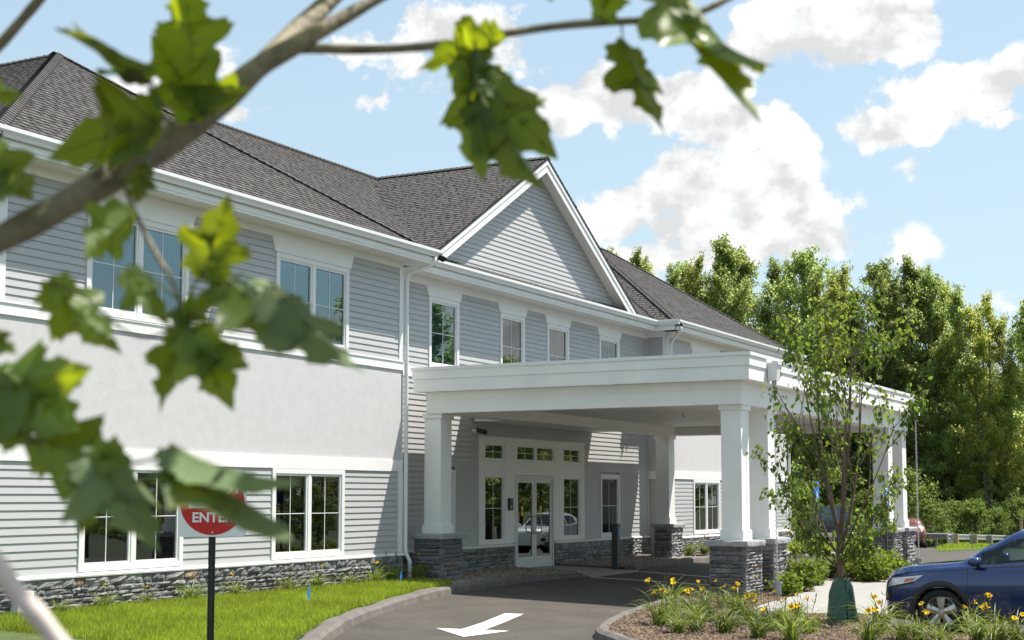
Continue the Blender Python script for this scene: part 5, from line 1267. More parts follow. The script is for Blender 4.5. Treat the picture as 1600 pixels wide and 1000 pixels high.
t = thing('pickup_truck', 'navy pickup truck parked by the guardrail, seen from behind', 'truck', (v.x + 5.85, v.y + .5, gz(v.x, v.y)), math.radians(5) - math.pi / 2)
make_pickup(t, M['paint_navy'])

# ------------------------------------------------------------------ vegetation
def quads_leaves(C, Nn, L, Wd, tip):
    """leaf quads: centres C, normals Nn, lengths, widths, direction of the tip; folded a little along the midrib"""
    n = len(C); Nn = Nn / (np.linalg.norm(Nn, axis=1, keepdims=True) + 1e-9)
    T = tip - Nn * (tip * Nn).sum(1, keepdims=True); T /= (np.linalg.norm(T, axis=1, keepdims=True) + 1e-9)
    Bn = np.cross(Nn, T); L = L[:, None]; Wd = Wd[:, None]
    b = C - T * L * .5; t = C + T * L * .5; l = C - Bn * Wd * .5 + T * L * .02 + Nn * Wd * .12; r = C + Bn * Wd * .5 + T * L * .02 + Nn * Wd * .12
    V = np.stack([b, r, t, l], 1).reshape(-1, 3); F = np.arange(n * 4).reshape(-1, 4)
    return V, F
def tree_meshes(seed, H, R, crown0, leaf, nleaf, lm, bark, dens=1.0, conic=0.5, trunk=0.16, multi=1):
    """trunk with limbs, and a crown of leaf sprays spread unevenly through its volume"""
    g = np.random.default_rng(seed); r = random.Random(seed); tb = MB(); sprays = []
    for mI in range(multi):
        lean = Vector((r.uniform(-.06, .06) * H, r.uniform(-.06, .06) * H, 0)) * (1.6 if multi > 1 else 1); pts = []; rad = []
        for k in range(9):
            u = k / 8; pts.append(Vector((lean.x * u + r.uniform(-.10, .10) * u, lean.y * u + r.uniform(-.10, .10) * u, H * .95 * u))); rad.append(max(.012, trunk * (1 - u) ** .85 + .012))
        tb.tube(pts, rad, 7)
        for k in range(8):     # leading shoots at the top
            q = pts[7] + (pts[8] - pts[7]) * r.random(); td = Vector((r.gauss(0, .3), r.gauss(0, .3), 1)).normalized(); sprays.append((q, q + td * H * .07 * r.uniform(.5, 1), 1.0))
        nb = int(60 * dens / multi) + 8
        for k in range(nb):
            u = crown0 + (1 - crown0) * ((k + r.random()) / nb); i = min(int(u * 8), 7); f = u * 8 - i; p = pts[i] * (1 - f) + pts[i + 1] * f
            w = (u - crown0) / (1 - crown0)
            prof = (math.sin(math.pi * (w * .80 + .16)) ** .8) * (1 - conic * w) + .08
            ln = R * prof * r.uniform(.55, 1.2); a = r.uniform(0, 2 * math.pi) + k * 2.4; up = r.uniform(.2, 1.0) * (.65 + 1.3 * w)
            d = Vector((math.cos(a), math.sin(a), up)).normalized(); q = p; br = [p]
            for s_ in range(4):
                d = (d + Vector((r.uniform(-.25, .25), r.uniform(-.25, .25), r.uniform(-.18, .22)))).normalized(); q = q + d * ln / 4; br.append(q)
                if s_ >= 1 or ln < 1:
                    for _ in range(4):
                        td = (d * .7 + Vector((r.gauss(0, .55), r.gauss(0, .55), r.uniform(.0, .9) * (.5 + .8 * w)))).normalized(); tl = r.uniform(.35, 1.0) * (.35 + ln * .27)
                        sprays.append((q, q + td * tl, tl))
                    if r.random() < .5: tb.tube([q, q + td * tl], [max(.006, trunk * .08), .003], 3, cap=False)
            tb.tube(br, [max(.010, trunk * .32 * (1 - w * .7)), max(.008, trunk * .22 * (1 - w * .7)), max(.007, trunk * .15), .008, .005], 5, cap=False)
    pa = np.array([tuple(q[0]) for q in sprays]); pb = np.array([tuple(q[1]) for q in sprays]); wt = np.array([q[2] for q in sprays]); wt = wt * g.uniform(.35, 1.6, len(wt)); wt /= wt.sum()
    k = g.choice(len(pa), nleaf, p=wt); u_ = g.uniform(0, 1.05, nleaf) ** .8; off = g.normal(0, 1, (nleaf, 3)) * np.array([1, 1, .7]) * ((.11 + .13 * np.linalg.norm(pb[k] - pa[k], axis=1)) * (1.15 - .65 * u_))[:, None]
    C = pa[k] + (pb[k] - pa[k]) * u_[:, None] + off; C[:, 2] = np.maximum(C[:, 2], .15)
    Nn = g.normal(0, .75, (nleaf, 3)) + np.array([0, 0, .6]) + off * .8
    tip = off + g.normal(0, .4, (nleaf, 3)) + np.array([0, 0, -.35])
    L = leaf * g.uniform(.65, 1.3, nleaf)
    V, F = quads_leaves(C, Nn, L, L * g.uniform(.5, .8, nleaf), tip)
    crown = npmesh('crown', V, F, lm); tm = tb.mesh('trunk', bark)
    return tm, crown
def tree_thing(name, label, cat, meshes, loc, rz, s, group=None):
    t = thing(name, label, cat, loc, rz, group); t.scale = s if isinstance(s, (tuple, list)) else (s, s, s)
    newobj('trunk', meshes[0], t); newobj('crown', meshes[1], t); return t
KINDS = [('tall broad maple', tree_meshes(101, 17, 3.6, .12, .17, 24000, M['leaf_wood'], M['bark'], 1.3, .45, .19)),
         ('slender ash', tree_meshes(102, 17, 2.8, .14, .155, 18000, M['leaf_wood'], M['bark'], 1.1, .55, .15)),
         ('yellowish birch', tree_meshes(103, 15, 2.8, .13, .15, 18000, M['leaf_wood2'], M['bark'], 1.1, .6, .14, 2)),
         ('dark oak', tree_meshes(104, 16, 3.8, .10, .17, 24000, M['leaf_dark'], M['bark'], 1.4, .35, .22)),
         ('feathery locust', tree_meshes(105, 18, 3.0, .16, .15, 18500, M['leaf_wood2'], M['bark'], 1.2, .5, .15))]
def plant_tree(px, top, D, k, label, group, width=1.0):
    v = dirpx(px, HZN) * D; z0 = gz(v.x, v.y) - .3; zt = (HZN - top) * D / FPX + EYE
    s = (zt - z0) / 17.0 * (17.0 / (17, 17, 15, 16, 18)[k]) * .985
    return tree_thing('tree', label, 'tree', KINDS[k][1], (v.x, v.y, z0), rnd.uniform(0, 6.28), (s * width, s * width, s), group)
FRONT = [(935, 372, 104, 2, 'rust-tipped slim tree peeping up behind the gable end of the roof'), (985, 378, 102, 0, 'rounded maple rising behind the far roof slope'), (1040, 398, 100, 1, 'thin-topped tree behind the middle of the far roof'),
         (1090, 380, 98, 4, 'feathery tree above the far roof, just left of the tallest crown'), (1142, 352, 98, 0, 'tallest broad maple in the wood, above the far roof end'), (1205, 388, 97, 1, 'slender tree in the wood right of the tallest maple'),
         (1243, 378, 96, 3, 'dark leafy tree in the wood above the canopy corner'), (1300, 430, 95, 2, 'yellow-green birch behind the young dogwood'), (1335, 396, 96, 4, 'airy locust with sky gaps behind the dogwood top'),
         (1385, 410, 94, 1, 'slender ash in the wood over the far canopy corner'), (1440, 386, 95, 0, 'big full maple standing highest right of the canopy'), (1482, 412, 94, 3, 'dark oak right of the big full maple'),
         (1515, 432, 93, 1, 'open slender tree near the right end of the wood'), (1548, 458, 92, 2, 'yellow-green birch low in the gap at the right of the wood'), (1578, 480, 92, 4, 'sparse feathery tree in the sky gap at the right edge'), (1612, 448, 92, 0, 'full crown cut by the right edge of the picture')]
FRONT += [(1012, 384, 106, 1, 'narrow pointed tree between the two trees behind the far roof slope'), (1068, 396, 103, 3, 'dark crown filling the gap left of the feathery tree'), (1118, 372, 103, 4, 'wispy tree leaning into the left side of the tallest maple'), (1172, 372, 101, 0, 'leafy maple shouldering the right side of the tallest maple'),
          (1226, 392, 101, 1, 'pointed ash crown over the canopy scupper'), (1268, 398, 99, 4, 'light feathery crown left of the dogwood top'), (1318, 412, 98, 0, 'rounded maple crown just behind the dogwood top'), (1362, 398, 98, 3, 'dark oak crown right of the dogwood top'),
          (1412, 402, 97, 4, 'tall feathery crown left of the big full maple'), (1462, 398, 97, 1, 'spire-like ash beside the big full maple'), (1498, 425, 96, 2, 'loose birch crown right of the dark oak'), (1532, 446, 96, 4, 'thin crown against the sky near the right end'), (1595, 470, 96, 3, 'dark crown low against the sky at the right edge')]
for px, top, D, k, lb in FRONT: plant_tree(px, top, D, k, lb, 'trees of the wood behind the car park', .8)
for i in range(20):
    px = 900 + i * 40 + rnd.uniform(-12, 12); k = (3, 0, 1, 3, 4)[i % 5]
    plant_tree(px, rnd.uniform(470, 570) + max(0, px - 1450) * .25, rnd.uniform(101, 116), k, 'shaded tree deep inside the wood, mostly hidden behind the front row', 'trees deep in the wood', 1.3)
BUSHM = [tree_meshes(120 + i, 4.2, 2.0, .02, .15, 8500, M['leaf_bush'], M['bark'], 1.0, .3, .06, 3) for i in range(3)]
for i, (px, top, D, k, lb) in enumerate([(1215, 735, 86, 2, 'dark understory bush at the building corner'), (1255, 770, 87, 0, 'green understory bush behind the pickup cab'), (1310, 775, 87, 2, 'dark bush behind the young dogwood trunk'), (1355, 775, 86, 0, 'green bush behind the second parking sign'),
                                         (1418, 748, 83, 1, 'bright yellow-green bush beside the rain chain'), (1450, 770, 84, 0, 'green bush above the guardrail start'), (1490, 785, 88, 2, 'dark bush behind the guardrail end plate'), (1522, 768, 87, 0, 'leafy bush above the timber guardrail posts'), (1556, 790, 87, 1, 'pale green bush at the wood edge above the car roof'),
                                         (1592, 770, 88, 2, 'dark bush at the wood edge, right side'), (1290, 745, 92, 1, 'tall yellow-green sapling clump behind the dogwood'), (1472, 715, 95, 0, 'tall sapling clump in the middle of the wood edge'), (1545, 705, 95, 1, 'tall bright sapling clump at the right of the wood edge'), (1400, 740, 91, 2, 'dark sapling clump behind the far canopy corner'), (1608, 715, 95, 0, 'tall sapling clump at the right picture edge')]):
    v = dirpx(px, HZN) * D; z0 = gz(v.x, v.y) - .2; s = ((HZN - top) * D / FPX + EYE - z0) / 4.2 * rnd.uniform(.75, 1.05)
    tree_thing('understory_bush', lb, 'bush', BUSHM[k], (v.x, v.y, z0), rnd.uniform(0, 6.28), (s * rnd.uniform(.85, 1.35), s * rnd.uniform(.85, 1.35), s), 'bushes along the wood edge')
# the same wood closes the far side of the lot behind the camera; the windows mirror it
for i in range(44):
    x = -6 + (i % 26) * 6.6 + rnd.uniform(-1.5, 1.5) + (3.3 if i >= 26 else 0) + (52 if i >= 26 else 0); y = -27 - rnd.uniform(0, 6) - max(0, 10 - x) * .2 - (8 if i >= 26 else 0); s = rnd.uniform(.55, .72) if x < 88 else rnd.uniform(1.0, 1.3)
    tree_thing('tree', 'tree across the lot, seen only mirrored in the window glass', 'tree', KINDS[(0, 3, 1, 3, 4)[i % 5]][1], (x, y, gz(x, y) - .2), rnd.uniform(0, 6.28), (s * 1.25, s * 1.25, s), 'trees mirrored in the windows')

# young multi-stem dogwood with a watering bag
def dogwood():
    r = random.Random(5); g = np.random.default_rng(5); tb = MB(); ends = []; X, Y = 21.66, 6.02
    tr = [Vector((0, 0, -.1)), Vector((.0, .005, .5)), Vector((.0, .02, .95)), Vector((.01, .02, 1.25))]
    tb.tube(tr, [.062, .052, .05, .05], 10)
    def grow(p, d, L, rad, depth):
        pts = [p]; n = 6
        for i in range(n):
            d = (d + Vector((r.uniform(-.10, .10), r.uniform(-.10, .10), .07))).normalized(); p = p + d * L / n; pts.append(p)
            if depth < 3 and i >= 1 and r.random() < (.75 if depth == 0 else .62):
                a = r.uniform(0, 2 * math.pi); nd = (d * .75 + Vector((math.cos(a), math.sin(a), .25)) * .62).normalized()
                grow(p, nd, L * r.uniform(.28, .50), rad * .45 * (1 - i / n * .4), depth + 1)
            if depth >= 1 or i >= 3: ends.append((p, d, depth))
        tb.tube(pts, [rad * (1 - .78 * i / n) + .002 for i in range(n + 1)], 6 if depth < 2 else 4, cap=False)
    stems = [((0, 0, .95), (-.10, .05, 1), 3.8, .040), ((0, .02, 1.15), (.03, -.03, 1), 4.0, .042), ((.0, .0, 1.05), (.10, -.24, 1), 3.7, .034), ((0, 0, 1.1), (-.05, .27, 1), 3.4, .030), ((0, 0, 1.2), (.22, -.05, 1), 3.5, .028), ((0, 0, 1.2), (-.22, -.14, 1), 3.2, .026), ((0, 0, 1.0), (-.1, -.40, .9), 2.7, .022), ((0, 0, .9), (.05, .42, .8), 2.1, .020), ((0, 0, .85), (.0, -.6, .55), 1.5, .016), ((0, 0, .75), (-.1, .62, .5), 1.3, .014), ((0, 0, .85), (.42, -.80, .62), 1.1, .014), ((0, 0, .80), (-.42, .80, .55), 1.0, .013), ((0, 0, .95), (.30, -.62, .75), 1.9, .018), ((0, 0, .95), (-.34, .60, .8), 1.9, .018), ((0, 0, .66), (-.4, -.5, .3), 1.0, .011)]
    for p, d, L, rad in stems: grow(Vector(p), Vector(d).normalized(), L * .76, rad * .72, 0)
    pos = np.array([tuple(e[0]) for e in ends]); n = 3000; wt = np.array([(1.0 if e[2] < 2 else 1.6) * (1.0 + .55 * max(0, e[0].z - 1.6)) for e in ends]); wt = wt / wt.sum()
    k = g.choice(len(pos), n, p=wt); off = g.normal(0, .075, (n, 3)); C = pos[k] + off + np.array([0, 0, -.03])
    Nn = np.stack([g.normal(0, .8, n), g.normal(0, .8, n), g.uniform(.05, 1.0, n)], 1); tip = off * 4 + g.normal(0, .2, (n, 3)) + np.array([0, 0, -.75])
    L = g.uniform(.065, .115, n)
    # each leaf: six faces, folded along the midrib, pointed tip
    Nn /= np.linalg.norm(Nn, axis=1, keepdims=True); T = tip - Nn * (tip * Nn).sum(1, keepdims=True); T /= np.linalg.norm(T, axis=1, keepdims=True); Bn = np.cross(Nn, T)
    L_ = L[:, None]; W_ = L_ * .30; P_ = lambda t, b, o: C + T * L_ * t + Bn * W_ * b + Nn * L_ * o
    V = np.stack([P_(-.5, 0, 0), P_(-.15, -1, .13), P_(.2, -.8, .08), P_(.5, 0, -.14), P_(.2, .8, .08), P_(-.15, 1, .13), P_(0, 0, .0)], 1).reshape(-1, 3); i = np.arange(n) * 7
    F = np.concatenate([np.stack([i, i + 6, i + 1, i + 1], 1)[:, :3], np.stack([i + 1, i + 6, i + 2], 1), np.stack([i + 2, i + 6, i + 3], 1), np.stack([i + 3, i + 6, i + 4], 1), np.stack([i + 4, i + 6, i + 5], 1), np.stack([i + 5, i + 6, i], 1)])
    t = thing('young_tree', 'young multi-stem dogwood in the mulch, green watering bag round its foot', 'tree', (X, Y, gz(X, Y) + .1))
    newobj('trunk', tb.mesh('trunk', M['bark_dog']), t); newobj('crown', npmesh('crown', V, F, M['leaf_dog']), t)
    bg_ = thing('watering_bag', 'green zipped watering bag wrapped round the dogwood trunk', 'bag', (X, Y, gz(X, Y) + .09), .3)
    rows = []; m_ = 40
    for z, rr in ((0, .222), (.03, .230), (.10, .226), (.2, .214), (.3, .200), (.4, .186), (.5, .170), (.57, .155), (.625, .135), (.655, .10), (.645, .065)):
        row = []
        for k in range(m_):
            a = 2 * math.pi * k / m_; w = 1 + .035 * math.sin(a * 3 + z * 9) + .03 * math.sin(a * 6 - z * 17) + .022 * math.sin(a * 9 + z * 38) * (z > .05)
            row.append((rr * w * math.cos(a) * 1.06, rr * w * math.sin(a), z + .012 * math.sin(a * 2 + 1) * (z > .3)))
        rows.append(row)
    mb = MB(); mb.add([p for r_ in rows for p in r_], [(a * m_ + k, a * m_ + (k + 1) % m_, (a + 1) * m_ + (k + 1) % m_, (a + 1) * m_ + k) for a in range(len(rows) - 1) for k in range(m_)])
    me = mb.mesh('bag', M['bag']); me.polygons.foreach_set('use_smooth', [True] * len(me.polygons)); newobj('bag', me, bg_)
    zp = MB(); zl = [rows[j][k] for j, k in ((0, 22), (2, 22), (4, 22), (6, 22), (8, 22))]; zp.tube([(p[0] * 1.02, p[1] * 1.02, p[2]) for p in zl], .009, 6); newobj('zip', zp.mesh('zip', M['bag_dark']), bg_)
    for q in (5, 26):
        sp_ = MB(); p = rows[8][q]; sp_.tube([(p[0], p[1], p[2]), (p[0] * 1.2, p[1] * 1.2, p[2] + .05), (p[0] * 1.0, p[1] * 1.0, p[2] + .08), (p[0] * .7, p[1] * .7, p[2] + .03)], .010, 6); newobj('strap', sp_.mesh('strap', M['black']), bg_)
dogwood()

# low shrubs
def shrub_mesh(seed, R, H, n):
    g = np.random.default_rng(seed); r = random.Random(seed); tb = MB(); cs_ = []
    for k in range(26):
        a = r.uniform(0, 6.28); q = r.uniform(.1, 1) ** .6; e = Vector((R * q * math.cos(a), R * q * math.sin(a), H * (1 - .55 * q * q) * r.uniform(.75, 1.08)))
        tb.tube([(0, 0, -.03), e * .5 + Vector((0, 0, .03)), e], [.012, .008, .003], 4, cap=False); cs_.append(tuple(e)); cs_.append(tuple(e * .72)); cs_.append(tuple(e * .5))
    ce = np.array(cs_); k = g.integers(0, len(ce), n); off = g.normal(0, .07, (n, 3)); C = ce[k] + off; C[:, 2] = np.maximum(C[:, 2], .03)
    Nn = g.normal(0, .6, (n, 3)) + np.array([0, 0, .7]) + off * 4; L = g.uniform(.075, .125, n)
    V, F = quads_leaves(C, Nn, L, L * .55, off + g.normal(0, .05, (n, 3)) + np.array([0, 0, .04]))
    return tb.mesh('stems', M['bark_dog']), npmesh('foliage', V, F, M['leaf_shrub'])
SHR = [shrub_mesh(60 + i, .42, .60, 1150) for i in range(4)]
for i, (px, py, s, lb) in enumerate([(1243, 924, 1.05, 'green shrub right beside the near stone piers'), (1266, 915, .9, 'green shrub between the near piers and the first sign post'), (1301, 905, .95, 'dark rounded shrub just left of the dogwood trunk'), (1336, 903, 1.0, 'low bright shrub just right of the dogwood trunk'),
                                      (1358, 910, 1.1, 'full bright shrub in the middle of the right shrub bed'), (1372, 905, 1.05, 'bright shrub beside the second sign post'), (1390, 903, .95, 'bright shrub against the far right pier'), (1228, 932, .7, 'small shrub tucked behind the near pier base')]):
    x, y = G(px, py, .1); t = thing('shrub', lb, 'shrub', (x, y, gz(x, y) + .1), rnd.uniform(0, 6), 'shrubs in the island bed'); t.scale = (s, s, s)
    newobj('stems', SHR[i % 4][0], t); newobj('foliage', SHR[i % 4][1], t)

# daylilies
def flower_mesh(seed):
    r = random.Random(seed); mb = MB()
    for k in range(6):
        a = 2 * math.pi * k / 6 + r.uniform(-.1, .1); w = .019 if k % 2 else .026; ca, sa = math.cos(a), math.sin(a); row = []
        for t_, rr, z, ww in ((0, .006, 0, .35), (.35, .018, .032, .9), (.7, .040, .050, 1.0), (1, .062, .044, .12)):
            row.append(((rr * ca - ww * w * sa, rr * sa + ww * w * ca, z), (rr * ca * 1.0, rr * sa, z - .004), (rr * ca + ww * w * sa, rr * sa - ww * w * ca, z)))
        v = [p for q in row for p in q]; mb.add(v, [(i * 3 + j, i * 3 + j + 1, (i + 1) * 3 + j + 1, (i + 1) * 3 + j) for i in range(3) for j in range(2)])
    return mb.mesh('flower', M['petal'])
FLW = [flower_mesh(i) for i in range(3)]
def lily_proto(seed, nf, H=.56, nb=62):
    r = random.Random(seed); mb = MB()
    for k in range(nb):
        a = r.uniform(0, 6.28); L = H * r.uniform(.75, 1.35); el = math.radians(r.uniform(52, 88)); w = r.uniform(.008, .0135); b = Vector((r.gauss(0, .055), r.gauss(0, .055), 0))
        h = Vector((math.cos(a), math.sin(a), 0)); s = Vector((-h.y, h.x, 0)); p = b; rows = []; bend = r.uniform(.28, .55)
        for i in range(7):
            ww = w * (1 - (i / 6) ** 2.2) + .0006; rows.append((p + s * ww, p - Vector((0, 0, ww * .5)), p - s * ww)); p = p + (h * math.cos(el) + Vector((0, 0, math.sin(el)))) * L / 6; el -= bend * (.5 + i * .17)
        v = [q for row in rows for q in row]; mb.add(v, [(i * 3 + j, i * 3 + j + 1, (i + 1) * 3 + j + 1, (i + 1) * 3 + j) for i in range(6) for j in range(2)])
    leaves = mb.mesh('leaves', M['leaf_lily']); st = MB(); fl = []
    for k in range(max(nf, 2) + 1):
        a = r.uniform(0, 6.28); h = H * r.uniform(.7, 1.12); e = Vector((math.cos(a) * h * .25, math.sin(a) * h * .25, h)); st.tube([(0, 0, 0), e * .55 + Vector((0, 0, .03)), e], [.005, .004, .003], 5, cap=False)
        for q in range(3):
            bd = e + Vector((r.gauss(0, .025), r.gauss(0, .025), r.uniform(-.03, .05))); st.tube([e - Vector((0, 0, .03)), bd, bd + Vector((0, 0, .03))], [.003, .007, .003], 5, cap=False)
        if k < nf: fl.append((e + Vector((r.gauss(0, .02), r.gauss(0, .02), .0)), a, r.uniform(.5, 1.3), r.uniform(.7, .95)))
    return leaves, st.mesh('stalks', M['stalk']), fl
LP_ = [lily_proto(200 + i, (3, 2, 3, 1, 0, 2)[i]) for i in range(6)]
def lily(x, y, z, k, s, label, group):
    t = thing('daylily', label, 'daylily', (x, y, z), rnd.uniform(0, 6.28), group); t.scale = (s, s, s)
    newobj('leaves', LP_[k][0], t); newobj('stalks', LP_[k][1], t)
    for e, a, tl, fs in LP_[k][2]:
        f = newobj('flower', rnd.choice(FLW), t, e); f.rotation_euler = (tl * math.sin(a + 1), tl * math.cos(a), a); f.scale = (fs * 1.0, fs * 1.0, fs * 1.0)
for i, (px, py, k, s, lb) in enumerate([(1030, 978, 0, 1.0, 'daylily clump nearest the kerb point of the island'), (1050, 950, 5, .9, 'daylily clump behind the kerb-point clump, before the dark asphalt'), (1062, 990, 4, .75, 'small flowerless daylily at the front of the kerb point'), (1075, 962, 2, .95, 'daylily clump with tall stalks left of the near pier'),
        (1105, 968, 1, 1.0, 'dense daylily clump before the shaded pier face'), (1128, 950, 0, .9, 'daylily clump touching the shaded face of the near pier'), (1135, 990, 4, .9, 'leafy daylily at the bottom edge below the near pier'), (1152, 962, 5, 1.0, 'flowering daylily at the pier corner'), (1172, 978, 2, .95, 'daylily clump in front of the sunlit pier corner'),
        (1100, 945, 3, .8, 'small daylily at the foot of the shaded pier face'), (1225, 978, 0, 1.0, 'daylily clump left of the sidewalk edge'), (1246, 965, 1, .85, 'daylily clump on the gravel by the catch pipe'), (1238, 1003, 2, 1.0, 'daylily cut by the bottom edge left of the watering bag'), (1262, 990, 3, .85, 'daylily just left of the watering bag'),
        (1375, 990, 5, 1.15, 'tall daylily with orange buds before the car bumper'), (1360, 1008, 2, .9, 'daylily low at the bottom edge right of the watering bag'), (1408, 1002, 4, 1.0, 'leafy daylily in front of the car corner'), (1436, 1004, 0, 1.05, 'daylily in front of the car wheel'), (1470, 1016, 4, .9, 'low daylily right before the wheel hub'), 
        (1528, 1004, 3, 1.05, 'daylily with tall bare stalks before the car door'), (1556, 1010, 0, 1.0, 'daylily before the door sill'), (1088, 985, 3, 1.0, 'daylily in the middle of the bed front below the shaded pier face'), (1185, 998, 0, .95, 'daylily at the bottom edge below the sunlit pier corner'), (1205, 985, 4, .95, 'leafy daylily between sunlit pier and watering bag'), (1052, 968, 3, .95, 'daylily in the second row behind the kerb point'), (1515, 992, 5, .95, 'daylily in the back row below the car door'), (1588, 1012, 5, 1.0, 'daylily at the right picture edge')]):
    x, y = G(px, py, .11); lily(x, y, gz(x, y) + .11, k, s * rnd.uniform(.72, 1.05), lb, 'yellow daylilies in the island bed')
for i, (x, k, s, lb) in enumerate([(14.9, 4, .5, 'small green daylily by the drain box'), (15.75, 3, .62, 'daylily under the left window corner'), (16.6, 1, .55, 'daylily with two yellow blooms under the left ground-floor window'), (17.6, 4, .75, 'spreading leafy daylily under the right end of the left window'), (18.7, 3, .65, 'daylily on the stone base behind the road sign'), (20.1, 4, .7, 'leafy daylily left of the second ground-floor window'),
        (20.9, 3, .7, 'daylily under the second ground-floor window'), (21.9, 4, .6, 'low daylily before the sunlit stone base'), (22.75, 1, .75, 'daylily with a pair of blooms near the corner of the left wing'), (23.35, 3, .9, 'tall-stalked daylily at the shaded wing corner'), (24.3, 3, .85, 'shaded daylily between downspout and stone pier')]):
    lily(x, 15.12, gz(x, 15.12) + .1, k, s, lb, 'daylilies along the stone base')
for i, (px, py, k, s, lb) in enumerate([(1078, 868, 4, .9, 'daylily by the far wall, left one of two'), (1100, 866, 3, .9, 'daylily by the far wall against the near pier'), (1243, 866, 0, 1.3, 'far daylily clump beside the white kerb'), (1258, 865, 4, 1.3, 'leafy daylily in the far bed'), (1272, 865, 4, 1.2, 'low daylily at the end of the far bed'), (1398, 897, 4, .9, 'thin daylily between far pier and car nose')]):
    x, y = G(px, py, .1); lily(x, y, gz(x, y) + .1, k, s, lb, 'daylilies in the far beds')

# ------------------------------------------------------------------ the plane tree whose twigs hang in front of the lens
PT = thing('plane_tree', 'blurred plane tree branch with lobed leaves across the upper left foreground', 'tree')
HALF = [(0, 0), (.07, -.035), (.17, -.02), (.25, .03), (.36, .03), (.43, .07), (.38, .12), (.45, .16), (.40, .20), (.36, .25), (.47, .29), (.58, .36), (.69, .47), (.58, .48), (.56, .54), (.46, .53), (.38, .55), (.30, .58), (.29, .66), (.37, .71), (.30, .76), (.25, .83), (.16, .87), (.12, .95), (.05, 1.03), (0, 1.12)]
def plane_leaf(Bp, Tp, roll=0.0, wf=1.0, fold=.25, droop=.12, m='leaf_near', stem=None, seed=0):
    """lobed leaf from base to tip; roll turns the blade about its midrib"""
    wf = wf * .74; fold = fold * (.3 if roll > 55 else .6 if roll > 40 else 1); r = random.Random(seed); ax = Tp - Bp; Ln = ax.length / 1.1; y = ax.normalized(); v = ((Bp + Tp) / 2 - Vector((0, 0, EYE))).normalized()
    x = y.cross(v).normalized(); n = x.cross(y).normalized(); a = math.radians(roll); X = x * math.cos(a) + n * math.sin(a); Nn = X.cross(y).normalized()
    V = []; F = []
    def W(px, py, lift=0):
        z = fold * abs(px) ** 1.25 - droop * (py - .5) ** 2 + .035 * math.sin(px * 9 + seed) + lift
        return Bp + (X * px * wf + y * py + Nn * z) * Ln
    for sg in (1, -1):
        o = len(V); k = len(HALF)
        j = [(px * (1 + r.uniform(-.07, .07)), py + r.uniform(-.015, .015)) for px, py in HALF]; j[0] = (0, 0); j[-1] = (0, 1.1)
        for px, py in j:
            my = min(max(py * .92 + .02 * (1 - py), 0.0), 1.1) if px > 0 else py
            V.append(W(0, my)); V.append(W(sg * px * .5, (py + my) / 2)); V.append(W(sg * px, py))
        for i in range(k - 1):
            for q in range(2): F.append((o + i * 3 + q, o + i * 3 + q + 1, o + (i + 1) * 3 + q + 1, o + (i + 1) * 3 + q))
    me = bpy.data.meshes.new('leaf'); me.from_pydata([tuple(p) for p in V], [], F); me.materials.append(M[m]); me.polygons.foreach_set('use_smooth', [True] * len(F))
    bm = bmesh.new(); bm.from_mesh(me); bmesh.ops.remove_doubles(bm, verts=bm.verts, dist=.0004); bm.to_mesh(me); bm.free()
    lf = newobj('leaf', me, PT)
    vb = MB(); vb.tube([W(0, k_ / 10 * 1.08, .004) for k_ in range(11)], [Ln * .009 * (1 - k_ / 12) for k_ in range(11)], 5, cap=False)
    for sg in (1, -1):
        for px, py in ((.66, .46), (.42, .15), (.34, .70)):
            by = .05 if py < .6 else .36
            vb.tube([W(sg * px * q_, by + (py - by) * q_, .004) for q_ in (0, .33, .66, .95)], [Ln * .006, Ln * .005, Ln * .003, Ln * .001], 4, cap=False)
    newobj('veins', vb.mesh('veins', M['vein']), lf)
    if stem is not None:
        s0 = stem; mid = (s0 + Bp) / 2 + Vector((0, 0, .012)); newobj('petiole', MB().tube([s0, mid, Bp], [.0024, .0018, .0015], 6).mesh('petiole', M['leaf_pale']), lf)
    return lf
def limb(pts, m='bark_plane', n=12):
    sm = smooth_line(pts, 4); q = [P(a, b, d) for a, b, d, w in sm]; rd = [w * d / FPX / 2 for a, b, d, w in sm]
    rr = random.Random(len(pts)); rd = [k * (1 + .05 * math.sin(i * 1.3) + rr.uniform(-.03, .03)) for i, k in enumerate(rd)]
    return MB().tube(q, rd, n).build('branch', M[m], PT, smooth=True)
limb([(-900, 740, 2.0, 62), (-520, 600, 2.0, 56), (-220, 470, 2.05, 50), (-20, 382, 2.1, 46), (60, 342, 2.12, 46), (140, 297, 2.15, 47), (240, 236, 2.2, 48), (330, 172, 2.25, 44), (400, 108, 2.3, 37), (470, 66, 2.35, 29), (540, 26, 2.4, 22), (620, -20, 2.45, 18), (720, -80, 2.5, 14)])
limb([(395, 112, 2.32, 26), (450, 62, 2.5, 34), (505, 10, 2.6, 30), (570, -60, 2.7, 26), (640, -160, 2.8, 20)])
limb([(462, 74, 2.36, 20), (500, 76, 2.36, 17), (600, 77, 2.34, 15), (700, 69, 2.32, 14), (800, 51, 2.3, 13), (900, 38, 2.3, 13), (1020, 31, 2.32, 12), (1085, 22, 2.34, 12), (1160, -14, 2.36, 9), (1260, -70, 2.4, 7)])
limb([(-60, 130, 2.4, 18), (-5, 75, 2.4, 17), (30, 36, 2.4, 16), (65, -5, 2.4, 16), (110, -60, 2.4, 14)])
limb([(190, 268, 2.18, 9), (208, 325, 2.1, 8), (240, 390, 2.05, 8), (272, 445, 2.02, 8), (288, 500, 2.0, 7)], n=8)
limb([(288, 500, 2.0, 5), (230, 528, 2.0, 4), (188, 512, 2.0, 4)], n=6); limb([(288, 505, 2.0, 5), (330, 480, 2.0, 4), (348, 440, 2.02, 3)], n=6)
limb([(-60, 640, 1.9, 9), (40, 618, 1.9, 8), (110, 660, 1.88, 7), (160, 722, 1.86, 6), (215, 722, 1.85, 5), (258, 712, 1.85, 4)], n=6)
